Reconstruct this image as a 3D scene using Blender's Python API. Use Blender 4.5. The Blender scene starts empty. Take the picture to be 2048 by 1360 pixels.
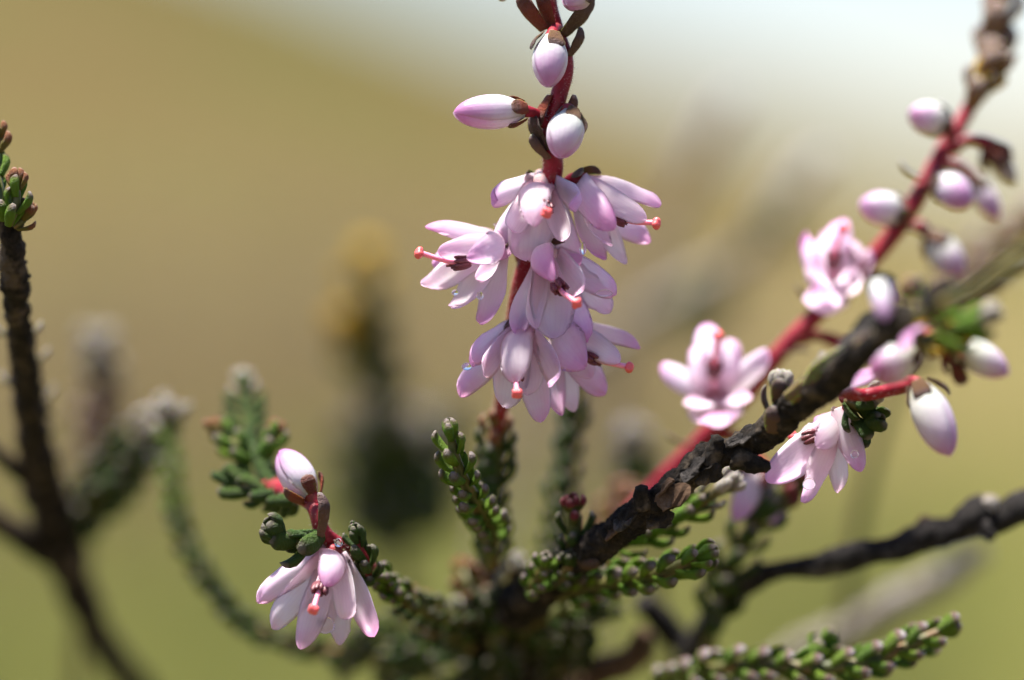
import bpy, math, random
import numpy as np
from mathutils import Vector, Matrix, Quaternion, noise as mnoise

random.seed(7)
NR = np.random.RandomState(11)
SC = bpy.context.scene
COL = SC.collection
MM = 0.001

# ------------------------------------------------------------------ camera
CAM_H = 0.20                      # lens height above the heath, metres
PITCH = math.radians(-1.75)
LENS, SENSOR, D0 = 105.0, 23.6, 0.1424      # macro lens, focused 14 cm away
cam = bpy.data.cameras.new('camera')
cam.lens = LENS; cam.sensor_width = SENSOR
cam.clip_start = 0.01; cam.clip_end = 2000.0
cam.dof.use_dof = True; cam.dof.focus_distance = D0; cam.dof.aperture_fstop = 14.0
camo = bpy.data.objects.new('camera', cam)
COL.objects.link(camo)
camo.location = (0, -D0, CAM_H)
camo.rotation_euler = (math.radians(90) + PITCH, 0, 0)
SC.camera = camo

# ------------------------------------------------------------------ light
SUN_DIR = Vector((-0.22, 0.02, 0.97)).normalized()       # towards the sun: nearly overhead, a little to the left
EL = math.asin(SUN_DIR.z); AZ = math.atan2(SUN_DIR.x, SUN_DIR.y)
w = bpy.data.worlds.new('World'); SC.world = w; w.use_nodes = True
wn = w.node_tree.nodes; wl = w.node_tree.links
bg = wn['Background']
sky = wn.new('ShaderNodeTexSky'); sky.sky_type = 'NISHITA'; sky.sun_disc = False
sky.sun_elevation = EL; sky.sun_rotation = AZ
sky.air_density = 1.0; sky.dust_density = 0.3; sky.ozone_density = 3.0
bg.inputs['Strength'].default_value = 0.05
tint = wn.new('ShaderNodeMix'); tint.data_type = 'RGBA'; tint.blend_type = 'MULTIPLY'; tint.inputs[0].default_value = 1.0
tint.inputs[7].default_value = (1.0, 0.955, 1.04, 1)         # white balance: takes the green cast out of the sky
wl.new(sky.outputs['Color'], tint.inputs[6]); wl.new(tint.outputs[2], bg.inputs['Color'])
sun = bpy.data.lights.new('sun', 'SUN'); sun.energy = 4.4; sun.angle = math.radians(5.0); sun.color = (1.0, 0.96, 0.9)
suno = bpy.data.objects.new('sun', sun); COL.objects.link(suno)
suno.rotation_euler = (-SUN_DIR).to_track_quat('-Z', 'Y').to_euler()
suno.location = (0, 0, 3)
vs = SC.view_settings
vs.view_transform = 'Standard'; vs.look = 'None'; vs.exposure = 1.78; vs.gamma = 1.0; vs.use_curve_mapping = False
SC.render.engine = 'CYCLES'
SC.cycles.use_denoising = True
SC.cycles.max_bounces = 10; SC.cycles.transmission_bounces = 8; SC.cycles.diffuse_bounces = 5

# ------------------------------------------------------------------ pixel -> place
FWD = Vector((0, math.cos(PITCH), math.sin(PITCH)))
UPV = Vector((0, -math.sin(PITCH), math.cos(PITCH)))
RGT = Vector((1, 0, 0))
CAMP = Vector(camo.location)
K = SENSOR / LENS / 2048.0
def P(px, py, d=0.0):
    """photo pixel + distance behind the focal plane in mm -> world point"""
    z = D0 + d * MM
    return CAMP + FWD * z + RGT * ((px - 1024) * K * z) + UPV * ((680 - py) * K * z)
def S(px, d=0.0):
    """a length of px photo pixels at depth d -> metres"""
    return px * K * (D0 + d * MM)

# ------------------------------------------------------------------ materials
def newmat(name):
    m = bpy.data.materials.new(name); m.use_nodes = True
    nt = m.node_tree
    return m, nt.nodes, nt.links, nt.nodes['Principled BSDF']
def ramp(n, l, src, stops):
    r = n.new('ShaderNodeValToRGB'); e = r.color_ramp.elements
    while len(e) < len(stops): e.new(0.5)
    for i, (p, c) in enumerate(stops):
        e[i].position = p; e[i].color = (*c, 1)
    l.new(src, r.inputs['Fac'])
    return r.outputs['Color']
def noisetex(n, l, scale, detail=3, rough=0.55, coord='Object', vec=None):
    t = n.new('ShaderNodeTexNoise'); t.inputs['Scale'].default_value = scale
    t.inputs['Detail'].default_value = detail; t.inputs['Roughness'].default_value = rough
    if vec is None:
        tc = n.new('ShaderNodeTexCoord'); vec = tc.outputs[coord]
    l.new(vec, t.inputs['Vector'])
    return t.outputs['Fac']
def mixc(n, l, fac, a, b, mode='MIX'):
    m = n.new('ShaderNodeMix'); m.data_type = 'RGBA'; m.blend_type = mode
    for k, v in ((0, fac), (6, a), (7, b)):
        if hasattr(v, 'is_linked') or hasattr(v, 'links'): l.new(v, m.inputs[k])
        elif k == 0: m.inputs[k].default_value = v
        else: m.inputs[k].default_value = (*v, 1)
    return m.outputs[2]
def attr(n, name):
    a = n.new('ShaderNodeAttribute'); a.attribute_name = name
    return a.outputs['Fac']
def math_(n, l, op, a, b=0.5, c=None):
    m = n.new('ShaderNodeMath'); m.operation = op
    for k, v in enumerate((a, b) + ((c,) if c is not None else ())):
        if hasattr(v, 'links'): l.new(v, m.inputs[k])
        else: m.inputs[k].default_value = v
    return m.outputs[0]
def bump(n, l, b, height, strength, dist):
    bp = n.new('ShaderNodeBump'); bp.inputs['Strength'].default_value = strength
    bp.inputs['Distance'].default_value = dist
    l.new(height, bp.inputs['Height']); l.new(bp.outputs['Normal'], b.inputs['Normal'])

def petal_mat(name, stops, trans=0.35, rough=0.42, sss=0.6):
    m, n, l, b = newmat(name)
    t = attr(n, 't')
    nz = noisetex(n, l, 2200, 3)
    tt = math_(n, l, 'ADD', t, math_(n, l, 'MULTIPLY', math_(n, l, 'SUBTRACT', nz, 0.5), 0.35))
    oi = n.new('ShaderNodeObjectInfo')
    tt = math_(n, l, 'ADD', tt, math_(n, l, 'MULTIPLY', math_(n, l, 'SUBTRACT', oi.outputs['Random'], 0.5), 0.28))
    c = ramp(n, l, tt, stops)
    # fine lengthwise veins
    s = attr(n, 's')
    v = math_(n, l, 'SINE', math_(n, l, 'MULTIPLY', s, 26.0))
    v = math_(n, l, 'MULTIPLY_ADD', v, 0.5, 0.5)
    v = math_(n, l, 'MULTIPLY', math_(n, l, 'POWER', v, 5.0), noisetex(n, l, 1500, 2))
    c = mixc(n, l, math_(n, l, 'MULTIPLY', v, 0.16), c, (0.62, 0.34, 0.62))
    sp = noisetex(n, l, 5200, 2)
    spr = ramp(n, l, sp, [(0.70, (0, 0, 0)), (0.80, (1, 1, 1))])
    c = mixc(n, l, math_(n, l, 'MULTIPLY', spr, 0.10), c, (0.55, 0.28, 0.5))
    l.new(c, b.inputs['Base Color'])
    b.inputs['Roughness'].default_value = rough
    b.inputs['Subsurface Weight'].default_value = sss
    b.inputs['Subsurface Radius'].default_value = (1.0, 0.8, 1.0)
    b.inputs['Subsurface Scale'].default_value = 0.0006
    b.inputs['Specular IOR Level'].default_value = 0.45
    h = math_(n, l, 'ADD', noisetex(n, l, 9000, 4), math_(n, l, 'MULTIPLY', v, 0.4))
    bump(n, l, b, h, 0.35, 0.00003)
    tr = n.new('ShaderNodeBsdfTranslucent'); l.new(c, tr.inputs['Color'])
    mx = n.new('ShaderNodeMixShader'); mx.inputs[0].default_value = trans
    out = n['Material Output']
    l.new(b.outputs[0], mx.inputs[1]); l.new(tr.outputs[0], mx.inputs[2]); l.new(mx.outputs[0], out.inputs['Surface'])
    return m
M = {}
M['sepal'] = petal_mat('sepal_pink', [(0.0, (0.88, 0.70, 0.76)), (0.28, (0.94, 0.86, 0.91)), (0.60, (0.93, 0.78, 0.89)), (0.86, (0.90, 0.60, 0.82)), (1.0, (0.87, 0.48, 0.76))], trans=0.68)
M['petal'] = petal_mat('petal_pale', [(0.0, (0.88, 0.68, 0.74)), (0.3, (0.94, 0.85, 0.88)), (0.7, (0.94, 0.85, 0.90)), (1.0, (0.92, 0.70, 0.84))], trans=0.68)
M['bud'] = petal_mat('bud_pink', [(0.0, (0.84, 0.82, 0.72)), (0.30, (0.93, 0.90, 0.90)), (0.58, (0.92, 0.74, 0.90)), (0.85, (0.86, 0.46, 0.78)), (1.0, (0.80, 0.32, 0.68))], trans=0.28, rough=0.38)
M['bud_ivory'] = petal_mat('bud_ivory', [(0.0, (0.80, 0.80, 0.60)), (0.45, (0.90, 0.87, 0.82)), (0.75, (0.88, 0.62, 0.84)), (1.0, (0.72, 0.20, 0.55))], trans=0.28, rough=0.38)
M['wilted'] = petal_mat('petal_wilted', [(0.0, (0.35, 0.16, 0.10)), (0.5, (0.48, 0.30, 0.22)), (1.0, (0.72, 0.60, 0.62))], trans=0.2)
M['magenta'] = petal_mat('petal_magenta', [(0.0, (0.85, 0.45, 0.75)), (0.5, (0.78, 0.30, 0.68)), (1.0, (0.72, 0.25, 0.66))], trans=0.3)

def leaf_mat(name, body, tip, edge, tip_at=0.72, trans=0.32):
    m, n, l, b = newmat(name)
    t = attr(n, 't')
    tt = math_(n, l, 'ADD', t, math_(n, l, 'MULTIPLY', math_(n, l, 'SUBTRACT', noisetex(n, l, 1.4, 3), 0.5), 0.5))
    oi = n.new('ShaderNodeObjectInfo')
    body_c = mixc(n, l, oi.outputs['Random'], body, tuple(x * y for x, y in zip(body, (1.55, 1.25, 0.9))))
    f = ramp(n, l, tt, [(tip_at - 0.10, (0, 0, 0)), (tip_at + 0.12, (1, 1, 1))])
    c = mixc(n, l, f, body_c, tip)
    f2 = ramp(n, l, tt, [(0.90, (0, 0, 0)), (1.0, (1, 1, 1))])
    c = mixc(n, l, math_(n, l, 'MULTIPLY', f2, 0.75), c, edge)
    l.new(c, b.inputs['Base Color'])
    b.inputs['Roughness'].default_value = 0.55
    b.inputs['Specular IOR Level'].default_value = 0.25
    b.inputs['Subsurface Weight'].default_value = 0.25
    b.inputs['Subsurface Radius'].default_value = (0.6, 1.0, 0.2)
    b.inputs['Subsurface Scale'].default_value = 0.0002
    bump(n, l, b, noisetex(n, l, 14, 4), 0.5, 0.03)
    tr = n.new('ShaderNodeBsdfTranslucent'); l.new(c, tr.inputs['Color'])
    mx = n.new('ShaderNodeMixShader'); mx.inputs[0].default_value = trans
    l.new(b.outputs[0], mx.inputs[1]); l.new(tr.outputs[0], mx.inputs[2]); l.new(mx.outputs[0], n['Material Output'].inputs['Surface'])
    return m
M['leaf'] = leaf_mat('leaf_green', (0.10, 0.20, 0.018), (0.13, 0.075, 0.06), (0.42, 0.36, 0.34), tip_at=0.84)
M['leaf_highlight_tips'] = leaf_mat('leaf_highlight_tips', (0.10, 0.19, 0.02), (0.22, 0.13, 0.12), (0.70, 0.66, 0.66), tip_at=0.74)  # green leaf whose whitish tip colour is a painted sun highlight
M['leaf_dark'] = leaf_mat('leaf_dark_green', (0.042, 0.085, 0.016), (0.07, 0.055, 0.03), (0.30, 0.26, 0.22), tip_at=0.88)
M['leaf_yellow'] = leaf_mat('leaf_yellow', (0.16, 0.17, 0.03), (0.62, 0.38, 0.03), (0.66, 0.44, 0.05), tip_at=0.35, trans=0.3)
M['leaf_orange'] = leaf_mat('leaf_orange', (0.15, 0.13, 0.03), (0.26, 0.10, 0.045), (0.45, 0.32, 0.24), tip_at=0.5, trans=0.3)
M['leaf_red'] = leaf_mat('leaf_red', (0.10, 0.12, 0.03), (0.24, 0.04, 0.05), (0.34, 0.16, 0.16), tip_at=0.55)
M['bract'] = leaf_mat('bract_brown', (0.13, 0.085, 0.06), (0.15, 0.09, 0.08), (0.45, 0.40, 0.38), tip_at=0.6)
M['bract_red'] = leaf_mat('bract_red', (0.20, 0.055, 0.035), (0.16, 0.06, 0.045), (0.40, 0.30, 0.28), tip_at=0.6)
M['leaf_brown'] = leaf_mat('leaf_brown', (0.24, 0.16, 0.09), (0.32, 0.22, 0.17), (0.55, 0.46, 0.40), tip_at=0.5)
M['leaf_grey'] = leaf_mat('leaf_grey', (0.16, 0.16, 0.10), (0.42, 0.37, 0.32), (0.62, 0.56, 0.52), tip_at=0.4)

def stem_mat(name, a, b_, c_, scale=1500, rough=0.5):
    m, n, l, b = newmat(name)
    f = noisetex(n, l, scale, 4)
    c = ramp(n, l, f, [(0.35, a), (0.55, b_), (0.70, c_)])
    l.new(c, b.inputs['Base Color'])
    b.inputs['Roughness'].default_value = rough
    b.inputs['Subsurface Weight'].default_value = 0.0
    b.inputs['Specular IOR Level'].default_value = 0.3
    b.inputs['Subsurface Scale'].default_value = 0.0002
    bump(n, l, b, noisetex(n, l, scale * 3, 4), 0.6, 0.00006)
    return m
M['stem_red'] = stem_mat('stem_red', (0.18, 0.006, 0.014), (0.27, 0.012, 0.024), (0.17, 0.05, 0.03))
M['stem_green'] = stem_mat('stem_green', (0.06, 0.07, 0.02), (0.11, 0.10, 0.03), (0.20, 0.10, 0.04))
def bark_mat(name, dark, mid, pale, lich=0.62):
    m, n, l, b = newmat(name)
    f = noisetex(n, l, 1800, 6, 0.65)
    c = ramp(n, l, f, [(0.40, dark), (0.58, mid), (0.75, pale)])
    g = ramp(n, l, noisetex(n, l, 700, 4, 0.6), [(lich, (0, 0, 0)), (lich + 0.08, (1, 1, 1))])
    c = mixc(n, l, math_(n, l, 'MULTIPLY', g, 0.6), c, pale)
    l.new(c, b.inputs['Base Color'])
    b.inputs['Roughness'].default_value = 0.85
    b.inputs['Specular IOR Level'].default_value = 0.2
    bump(n, l, b, noisetex(n, l, 3500, 8, 0.75), 1.0, 0.0003)
    return m
M['bark'] = bark_mat('bark_dark', (0.010, 0.0075, 0.0055), (0.045, 0.033, 0.023), (0.20, 0.15, 0.105), 0.57)
M['bark_grey'] = bark_mat('bark_grey', (0.014, 0.011, 0.010), (0.04, 0.034, 0.030), (0.18, 0.155, 0.14), 0.58)
M['bark_pale'] = bark_mat('bark_pale', (0.22, 0.18, 0.14), (0.42, 0.36, 0.30), (0.60, 0.54, 0.48), 0.5)
M['bark_pinkish'] = bark_mat('bark_pinkish', (0.25, 0.16, 0.12), (0.40, 0.29, 0.23), (0.54, 0.42, 0.36), 0.5)
M['bark_brown'] = bark_mat('bark_brown', (0.07, 0.04, 0.022), (0.14, 0.08, 0.045), (0.26, 0.17, 0.11), 0.6)
m, n, l, b = newmat('fuzz'); b.inputs['Base Color'].default_value = (0.72, 0.60, 0.58, 1); b.inputs['Roughness'].default_value = 0.5
tr = n.new('ShaderNodeBsdfTranslucent'); tr.inputs['Color'].default_value = (0.75, 0.62, 0.6, 1)
mx = n.new('ShaderNodeMixShader'); mx.inputs[0].default_value = 0.4
l.new(b.outputs[0], mx.inputs[1]); l.new(tr.outputs[0], mx.inputs[2]); l.new(mx.outputs[0], n['Material Output'].inputs['Surface'])
M['fuzz'] = m
def plain(name, col, rough=0.4, sss=0.0, bscale=9000, var=0.35):
    m, n, l, b = newmat(name)
    f = noisetex(n, l, bscale, 3)
    c = mixc(n, l, f, tuple(x * (1 - var) for x in col), tuple(min(1, x * (1 + var)) for x in col))
    l.new(c, b.inputs['Base Color']); b.inputs['Roughness'].default_value = rough
    b.inputs['Subsurface Weight'].default_value = sss; b.inputs['Subsurface Scale'].default_value = 0.00015
    bump(n, l, b, f, 0.5, 0.00003)
    return m
M['anther'] = plain('anther_maroon', (0.15, 0.035, 0.045), 0.45, 0, 14000, 0.6)
M['style'] = plain('style_pink', (0.86, 0.30, 0.42), 0.35, 0.5, var=0.12)
M['stigma'] = plain('stigma_coral', (0.88, 0.13, 0.13), 0.4, 0.2, 16000, 0.25)
M['receptacle'] = plain('receptacle', (0.62, 0.42, 0.40), 0.5, 0.3)
m, n, l, b = newmat('water')
b.inputs['Base Color'].default_value = (1, 1, 1, 1); b.inputs['Roughness'].default_value = 0.0
b.inputs['IOR'].default_value = 1.333; b.inputs['Transmission Weight'].default_value = 1.0
M['water'] = m

# ------------------------------------------------------------------ mesh helpers
WORLD = {}          # object -> world location of its origin (no object here is rotated except leaf copies)
def mesh_obj(name, verts, faces, mat, parent=None, origin=None, attrs=None, smooth=True):
    V = np.asarray([tuple(v) for v in verts], dtype=np.float64) if not isinstance(verts, np.ndarray) else verts
    if origin is None: origin = Vector(V.mean(0))
    origin = Vector(origin)
    me = bpy.data.meshes.new(name)
    me.from_pydata((V - np.array(origin)).tolist(), [], faces)
    if smooth: me.polygons.foreach_set('use_smooth', [True] * len(me.polygons))
    for k, a in (attrs or {}).items():
        at = me.attributes.new(k, 'FLOAT', 'POINT'); at.data.foreach_set('value', np.asarray(a, dtype=np.float32))
    me.materials.append(M[mat] if isinstance(mat, str) else mat)
    me.update()
    o = bpy.data.objects.new(name, me); COL.objects.link(o)
    WORLD[o] = origin
    if parent is not None:
        o.parent = parent; o.location = origin - WORLD[parent]
    else: o.location = origin
    return o
def thing(name, label, cat, loc, group=None):
    o = bpy.data.objects.new(name, None); COL.objects.link(o)
    o.empty_display_size = 0.004
    o.location = loc; WORLD[o] = Vector(loc)
    o['label'] = label; o['category'] = cat
    if group: o['group'] = group
    return o

def spline(pts, rad, step):
    """Catmull-Rom through pts (Vectors) with radii, resampled about every step metres"""
    n = len(pts); out = []; rr = []
    ext = [pts[0] * 2 - pts[1]] + list(pts) + [pts[-1] * 2 - pts[-2]]
    er = [rad[0]] + list(rad) + [rad[-1]]
    for i in range(n - 1):
        p0, p1, p2, p3 = ext[i:i + 4]
        k = max(2, int((p2 - p1).length / step))
        for j in range(k):
            t = j / k; t2 = t * t; t3 = t2 * t
            out.append(0.5 * ((2 * p1) + (p2 - p0) * t + (2 * p0 - 5 * p1 + 4 * p2 - p3) * t2 + (3 * p1 - p0 - 3 * p2 + p3) * t3))
            rr.append(er[i + 1] + (er[i + 2] - er[i + 1]) * (t2 * (3 - 2 * t)))
    out.append(pts[-1].copy()); rr.append(rad[-1])
    return out, rr
def frames(pts):
    T = []
    for i in range(len(pts)):
        a = pts[max(0, i - 1)]; b = pts[min(len(pts) - 1, i + 1)]
        T.append((b - a).normalized())
    nrm = T[0].orthogonal().normalized(); N = []
    for t in T:
        nrm = (nrm - t * nrm.dot(t))
        nrm = nrm.normalized() if nrm.length > 1e-6 else t.orthogonal().normalized()
        N.append(nrm.copy())
    return T, N
def tube_geo(pts, rad, ring=12, lump=0.0, lscale=1500, seed=0):
    T, N = frames(pts); V = []; F = []
    off = Vector((seed * 3.1, seed * 1.7, seed * 2.3))
    for i, p in enumerate(pts):
        B = T[i].cross(N[i])
        for k in range(ring):
            a = 2 * math.pi * k / ring
            u = N[i] * math.cos(a) + B * math.sin(a)
            r = rad[i]
            if lump:
                q = (p + u * r) * lscale + off
                r *= 1 + lump * (mnoise.noise(q) + 0.5 * mnoise.noise(q * 2.7) + (0.5 - 1.1 * abs(mnoise.noise(q * 3.7))) * 0.5 + 0.35 * mnoise.noise(q * 8.1))
            V.append(p + u * r)
    m = len(pts)
    for i in range(m - 1):
        for k in range(ring):
            a = i * ring + k; b = i * ring + (k + 1) % ring
            F.append((a, b, b + ring, a + ring))
    V.append(pts[0] - T[0] * rad[0] * 0.4); c0 = len(V) - 1
    V.append(pts[-1] + T[-1] * rad[-1] * 0.6); c1 = len(V) - 1
    for k in range(ring):
        F.append((c0, (k + 1) % ring, k)); F.append((c1, (m - 1) * ring + k, (m - 1) * ring + (k + 1) % ring))
    return V, F
def pxpath(path):
    """[(px,py,d,width_px)] -> points, radii"""
    return [P(*q[:3]) for q in path], [S(q[3], q[2]) / 2 for q in path]
def to_ground(pts, rad, drift=(0.0, 0.01), grow=1.25):
    """carry a stem on from its last point down into the soil"""
    p = pts[-1].copy(); r = rad[-1]
    t = (pts[-1] - pts[-2]); step = max(0.0015, t.length); t.normalize()
    down = Vector((drift[0], drift[1], -0.2)).normalized()
    k = 0.35
    while p.z > 0.004:
        t = (t * (1 - k) + down * k).normalized(); k = min(0.8, k + 0.1)
        p = p + t * step; step = min(step * 1.6, 0.03)
        r = min(r * 1.06, rad[0] * 3 + r); pts.append(p.copy()); rad.append(r)
    pts.append(p + down * 0.012); rad.append(r)
    return pts, rad

def fuzz(parent, pts, rad, density=60, length=0.16, seed=1, i0=0, i1=None):
    """fine pale hairs on a young stem, density per mm"""
    rs = random.Random(seed); T, N = frames(pts); V = []; F = []
    i1 = i1 or len(pts) - 1
    for i in range(i0, i1):
        seg = (pts[i + 1] - pts[i]); k = density * seg.length / MM
        k = int(k) + (rs.random() < k % 1)
        B = T[i].cross(N[i])
        for _ in range(k):
            a = rs.random() * 6.283; u = N[i] * math.cos(a) + B * math.sin(a)
            p = pts[i] + seg * rs.random() + u * rad[i] * 0.97
            d = (u + T[i] * rs.uniform(-0.5, 0.7) + Vector((rs.gauss(0, .2), rs.gauss(0, .2), rs.gauss(0, .2)))).normalized()
            L = length * MM * rs.uniform(0.5, 1.2); s = d.orthogonal().normalized() * 0.0038 * MM
            s2 = d.cross(s)
            j = len(V)
            V += [p + s, p - s * 0.5 + s2, p - s * 0.5 - s2, p + d * L]
            F += [(j, j + 1, j + 3), (j + 1, j + 2, j + 3), (j + 2, j, j + 3)]
    if V:
        o = mesh_obj('stem_hairs', V, F, 'fuzz', parent, origin=WORLD[parent], smooth=False)
        o['kind'] = 'stuff'

def stem(parent, name, path, mat, ring=14, lump=0.06, step=0.25, root=False, hairs=0, lscale=1500, drift=(0, 0.01), hlen=0.16):
    pts, rad = pxpath(path) if not isinstance(path, tuple) else path
    if root: pts, rad = to_ground(pts, rad, drift)
    cp, cr = spline(pts, rad, step * MM)
    V, F = tube_geo(cp, cr, ring, lump, lscale, random.random() * 30)
    o = mesh_obj(name, V, F, mat, parent, origin=pts[0])
    if hairs: fuzz(o, cp, cr, hairs, hlen, seed=len(V))
    return o, cp, cr

# ---- petals
def shell_geo(center, nrm, side, halfw, th, m=7):
    pass
def petal_obj(name, parent, base, tip, width, axis, mat, bulge=0.14, cup=0.35, th=0.05, seed=0, narrow=0.70, tipw=3.4, fold=None, hood=None, ragged=0.0, rdir=None, face=0.8):
    """one thick, cupped petal: base, tip world points, width metres; bulge = arching outward, cup = trough depth"""
    rs = random.Random(seed)
    n, m = 15, 9
    D = tip - base; L = D.length; d = D / L
    R = d - axis * d.dot(axis) if rdir is None else rdir - axis * rdir.dot(axis)
    R = R.normalized() if R.length > 1e-4 else axis.orthogonal().normalized()
    nr = R * d.dot(axis) - axis * d.dot(R)
    if rdir is not None: nr = R
    if rdir is None and face:
        v = -FWD; sg = 1.0 if R.dot(v) > 0.3 else (1.7 if R.dot(UPV) > 0.4 and axis.dot(UPV) < 0.2 else -1.0)
        nr = nr + v * sg * face
    nr = (nr - d * nr.dot(d)).normalized()
    side = nr.cross(d).normalized()
    c1 = base + D * 0.33 + nr * bulge * L * 1.25
    c2 = base + D * 0.72 + nr * bulge * L * 1.05 + side * rs.uniform(-.04, .04) * L
    tw = rs.uniform(-0.3, 0.3)
    fold = rs.uniform(0.04, 0.16) if fold is None else fold
    hood = rs.uniform(0.03, 0.10) if hood is None else hood
    skew = rs.uniform(-0.18, 0.18); wav = rs.uniform(0.02, 0.05); wk = rs.uniform(7, 13)
    th *= MM
    V = []; F = []; At = []; As = []
    ring = 2 * m - 2
    ph1, ph2 = rs.random() * 6, rs.random() * 6
    for i in range(n):
        t = 0.5 - 0.5 * math.cos(math.pi * (0.04 + 0.96 * i / (n - 1)))
        t = min(t, 0.999)
        q = 1 - t
        c = base * q ** 3 + c1 * 3 * q * q * t + c2 * 3 * q * t * t + tip * t ** 3
        dc = ((c1 - base) * q * q + (c2 - c1) * 2 * q * t + (tip - c2) * t * t).normalized()
        sd = (side * math.cos(tw * t) + nr * math.sin(tw * t)); sd = (sd - dc * sd.dot(dc)).normalized()
        nn = dc.cross(sd); nn = nn if nn.dot(nr) > 0 else -nn
        f = narrow + (1 - narrow) * min(1, t / 0.5) ** 0.8 if t < 0.5 else 1.0
        if t > 0.5:
            u = (t - 0.5) / 0.5; f = max(0.02, (1 - u ** tipw)) ** 0.55 * (1 - 0.26 * u)
        hw = width / 2 * f
        cp_ = cup * (0.6 + 0.4 * math.sin(math.pi * t))
        def pt(s, o):
            e = 1 + 0.035 * math.sin(9 * t + ph1 + s) + ragged * math.sin(31 * t + ph2) * abs(s)
            ang = s * cp_ * 1.5
            x = math.sin(ang) / (1.5 * cp_) * hw * e if cp_ > 0.02 else s * hw * e
            y = -(1 - math.cos(ang)) / (1.5 * cp_) * hw if cp_ > 0.02 else 0
            y += 0.025 * width * math.sin(5 * s + ph2 + 4 * t) * t
            y -= fold * hw * (abs(s) ** 1.3) * math.sin(math.pi * min(1, t * 1.1))
            y += wav * width * math.sin(wk * t + ph1 + 2 * s) * abs(s) ** 2.5
            y -= hood * L * max(0, (t - 0.72) / 0.28) ** 2
            x += skew * hw * 0.4 * math.sin(math.pi * t)
            return c + sd * x + nn * (y + o)
        tt = th * (0.55 + 0.45 * math.sin(math.pi * min(1, t + .15)))
        for k in range(m):
            s = -1 + 2 * k / (m - 1)
            V.append(pt(s, tt * 0.5 * math.sqrt(max(0, 1 - s * s)))); At.append(t); As.append(s)
        for k in range(m - 2, 0, -1):
            s = -1 + 2 * k / (m - 1)
            V.append(pt(s * 0.98, -tt * 0.5 * math.sqrt(max(0, 1 - s * s)))); At.append(t); As.append(s)
    for i in range(n - 1):
        for k in range(ring):
            a = i * ring + k; b_ = i * ring + (k + 1) % ring
            F.append((a, b_, b_ + ring, a + ring))
    F.append(tuple(range(ring - 1, -1, -1))); F.append(tuple((n - 1) * ring + k for k in range(ring)))
    return mesh_obj(name, V, F, mat, parent, origin=base, attrs={'t': At, 's': As})

# ---- scale leaf, shared meshes
def leaf_mesh(name, mat, seed=0, wid=0.40, thick=0.30, hook=0.10, spread=0.22):
    rs = random.Random(seed); n, ring = 11, 10
    V = []; F = []; At = []
    for i in range(n):
        t = i / (n - 1)
        x = spread * math.sin(min(1, t * 1.3) * math.pi / 2) * (1 + 0.25 * t) - hook * max(0, t - 0.65) ** 2 * 6
        z = t
        f = (0.62 + 0.38 * min(1, t / 0.45)) * (1 if t < 0.62 else max(0.12, 1 - ((t - 0.62) / 0.38) ** 2.6) ** 0.5)
        for k in range(ring):
            a = 2 * math.pi * k / ring
            yy = math.cos(a) * wid / 2 * f; xx = math.sin(a) * thick / 2 * f
            if xx < 0: xx *= 0.45
            else: xx *= 1 + 0.18 * (1 - abs(math.cos(a)))      # keel on the outside
            V.append((x + xx + rs.gauss(0, .006), yy + rs.gauss(0, .006), z + rs.gauss(0, .004))); At.append(t)
    for i in range(n - 1):
        for k in range(ring):
            a = i * ring + k; b_ = i * ring + (k + 1) % ring
            F.append((a, b_, b_ + ring, a + ring))
    F.append(tuple(range(ring - 1, -1, -1))); F.append(tuple((n - 1) * ring + k for k in range(ring)))
    me = bpy.data.meshes.new(name); me.from_pydata(V, [], F)
    me.polygons.foreach_set('use_smooth', [True] * len(me.polygons))
    at = me.attributes.new('t', 'FLOAT', 'POINT'); at.data.foreach_set('value', np.asarray(At, dtype=np.float32))
    me.materials.append(M[mat]); me.update()
    return me
LM = {}
def leaf(parent, mat, pos, up, out, length, name='leaf', wide=1.0, tilt=0.0):
    key = mat
    if key not in LM: LM[key] = [leaf_mesh('leaf', mat, s_, wid=random.uniform(.42, .50) if 'bract' not in mat else .60, thick=random.uniform(.32, .40) if 'bract' not in mat else .17, spread=random.uniform(.16, .26), hook=random.uniform(.06, .16)) for s_ in range(4)]
    me = random.choice(LM[key])
    o = bpy.data.objects.new(name, me); COL.objects.link(o)
    up = up.normalized(); out = out - up * out.dot(up)
    out = out.normalized() if out.length > 1e-9 else up.orthogonal().normalized()
    if tilt:
        q = Quaternion(up.cross(out), tilt); up = q @ up; out = q @ out
    y = up.cross(out)
    R = Matrix((out, y, up)).transposed().to_4x4()
    o.parent = parent
    o.matrix_basis = Matrix.Translation(pos - WORLD[parent]) @ R @ Matrix.Diagonal((length, length * wide, length, 1))
    WORLD[o] = pos
    return o
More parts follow.
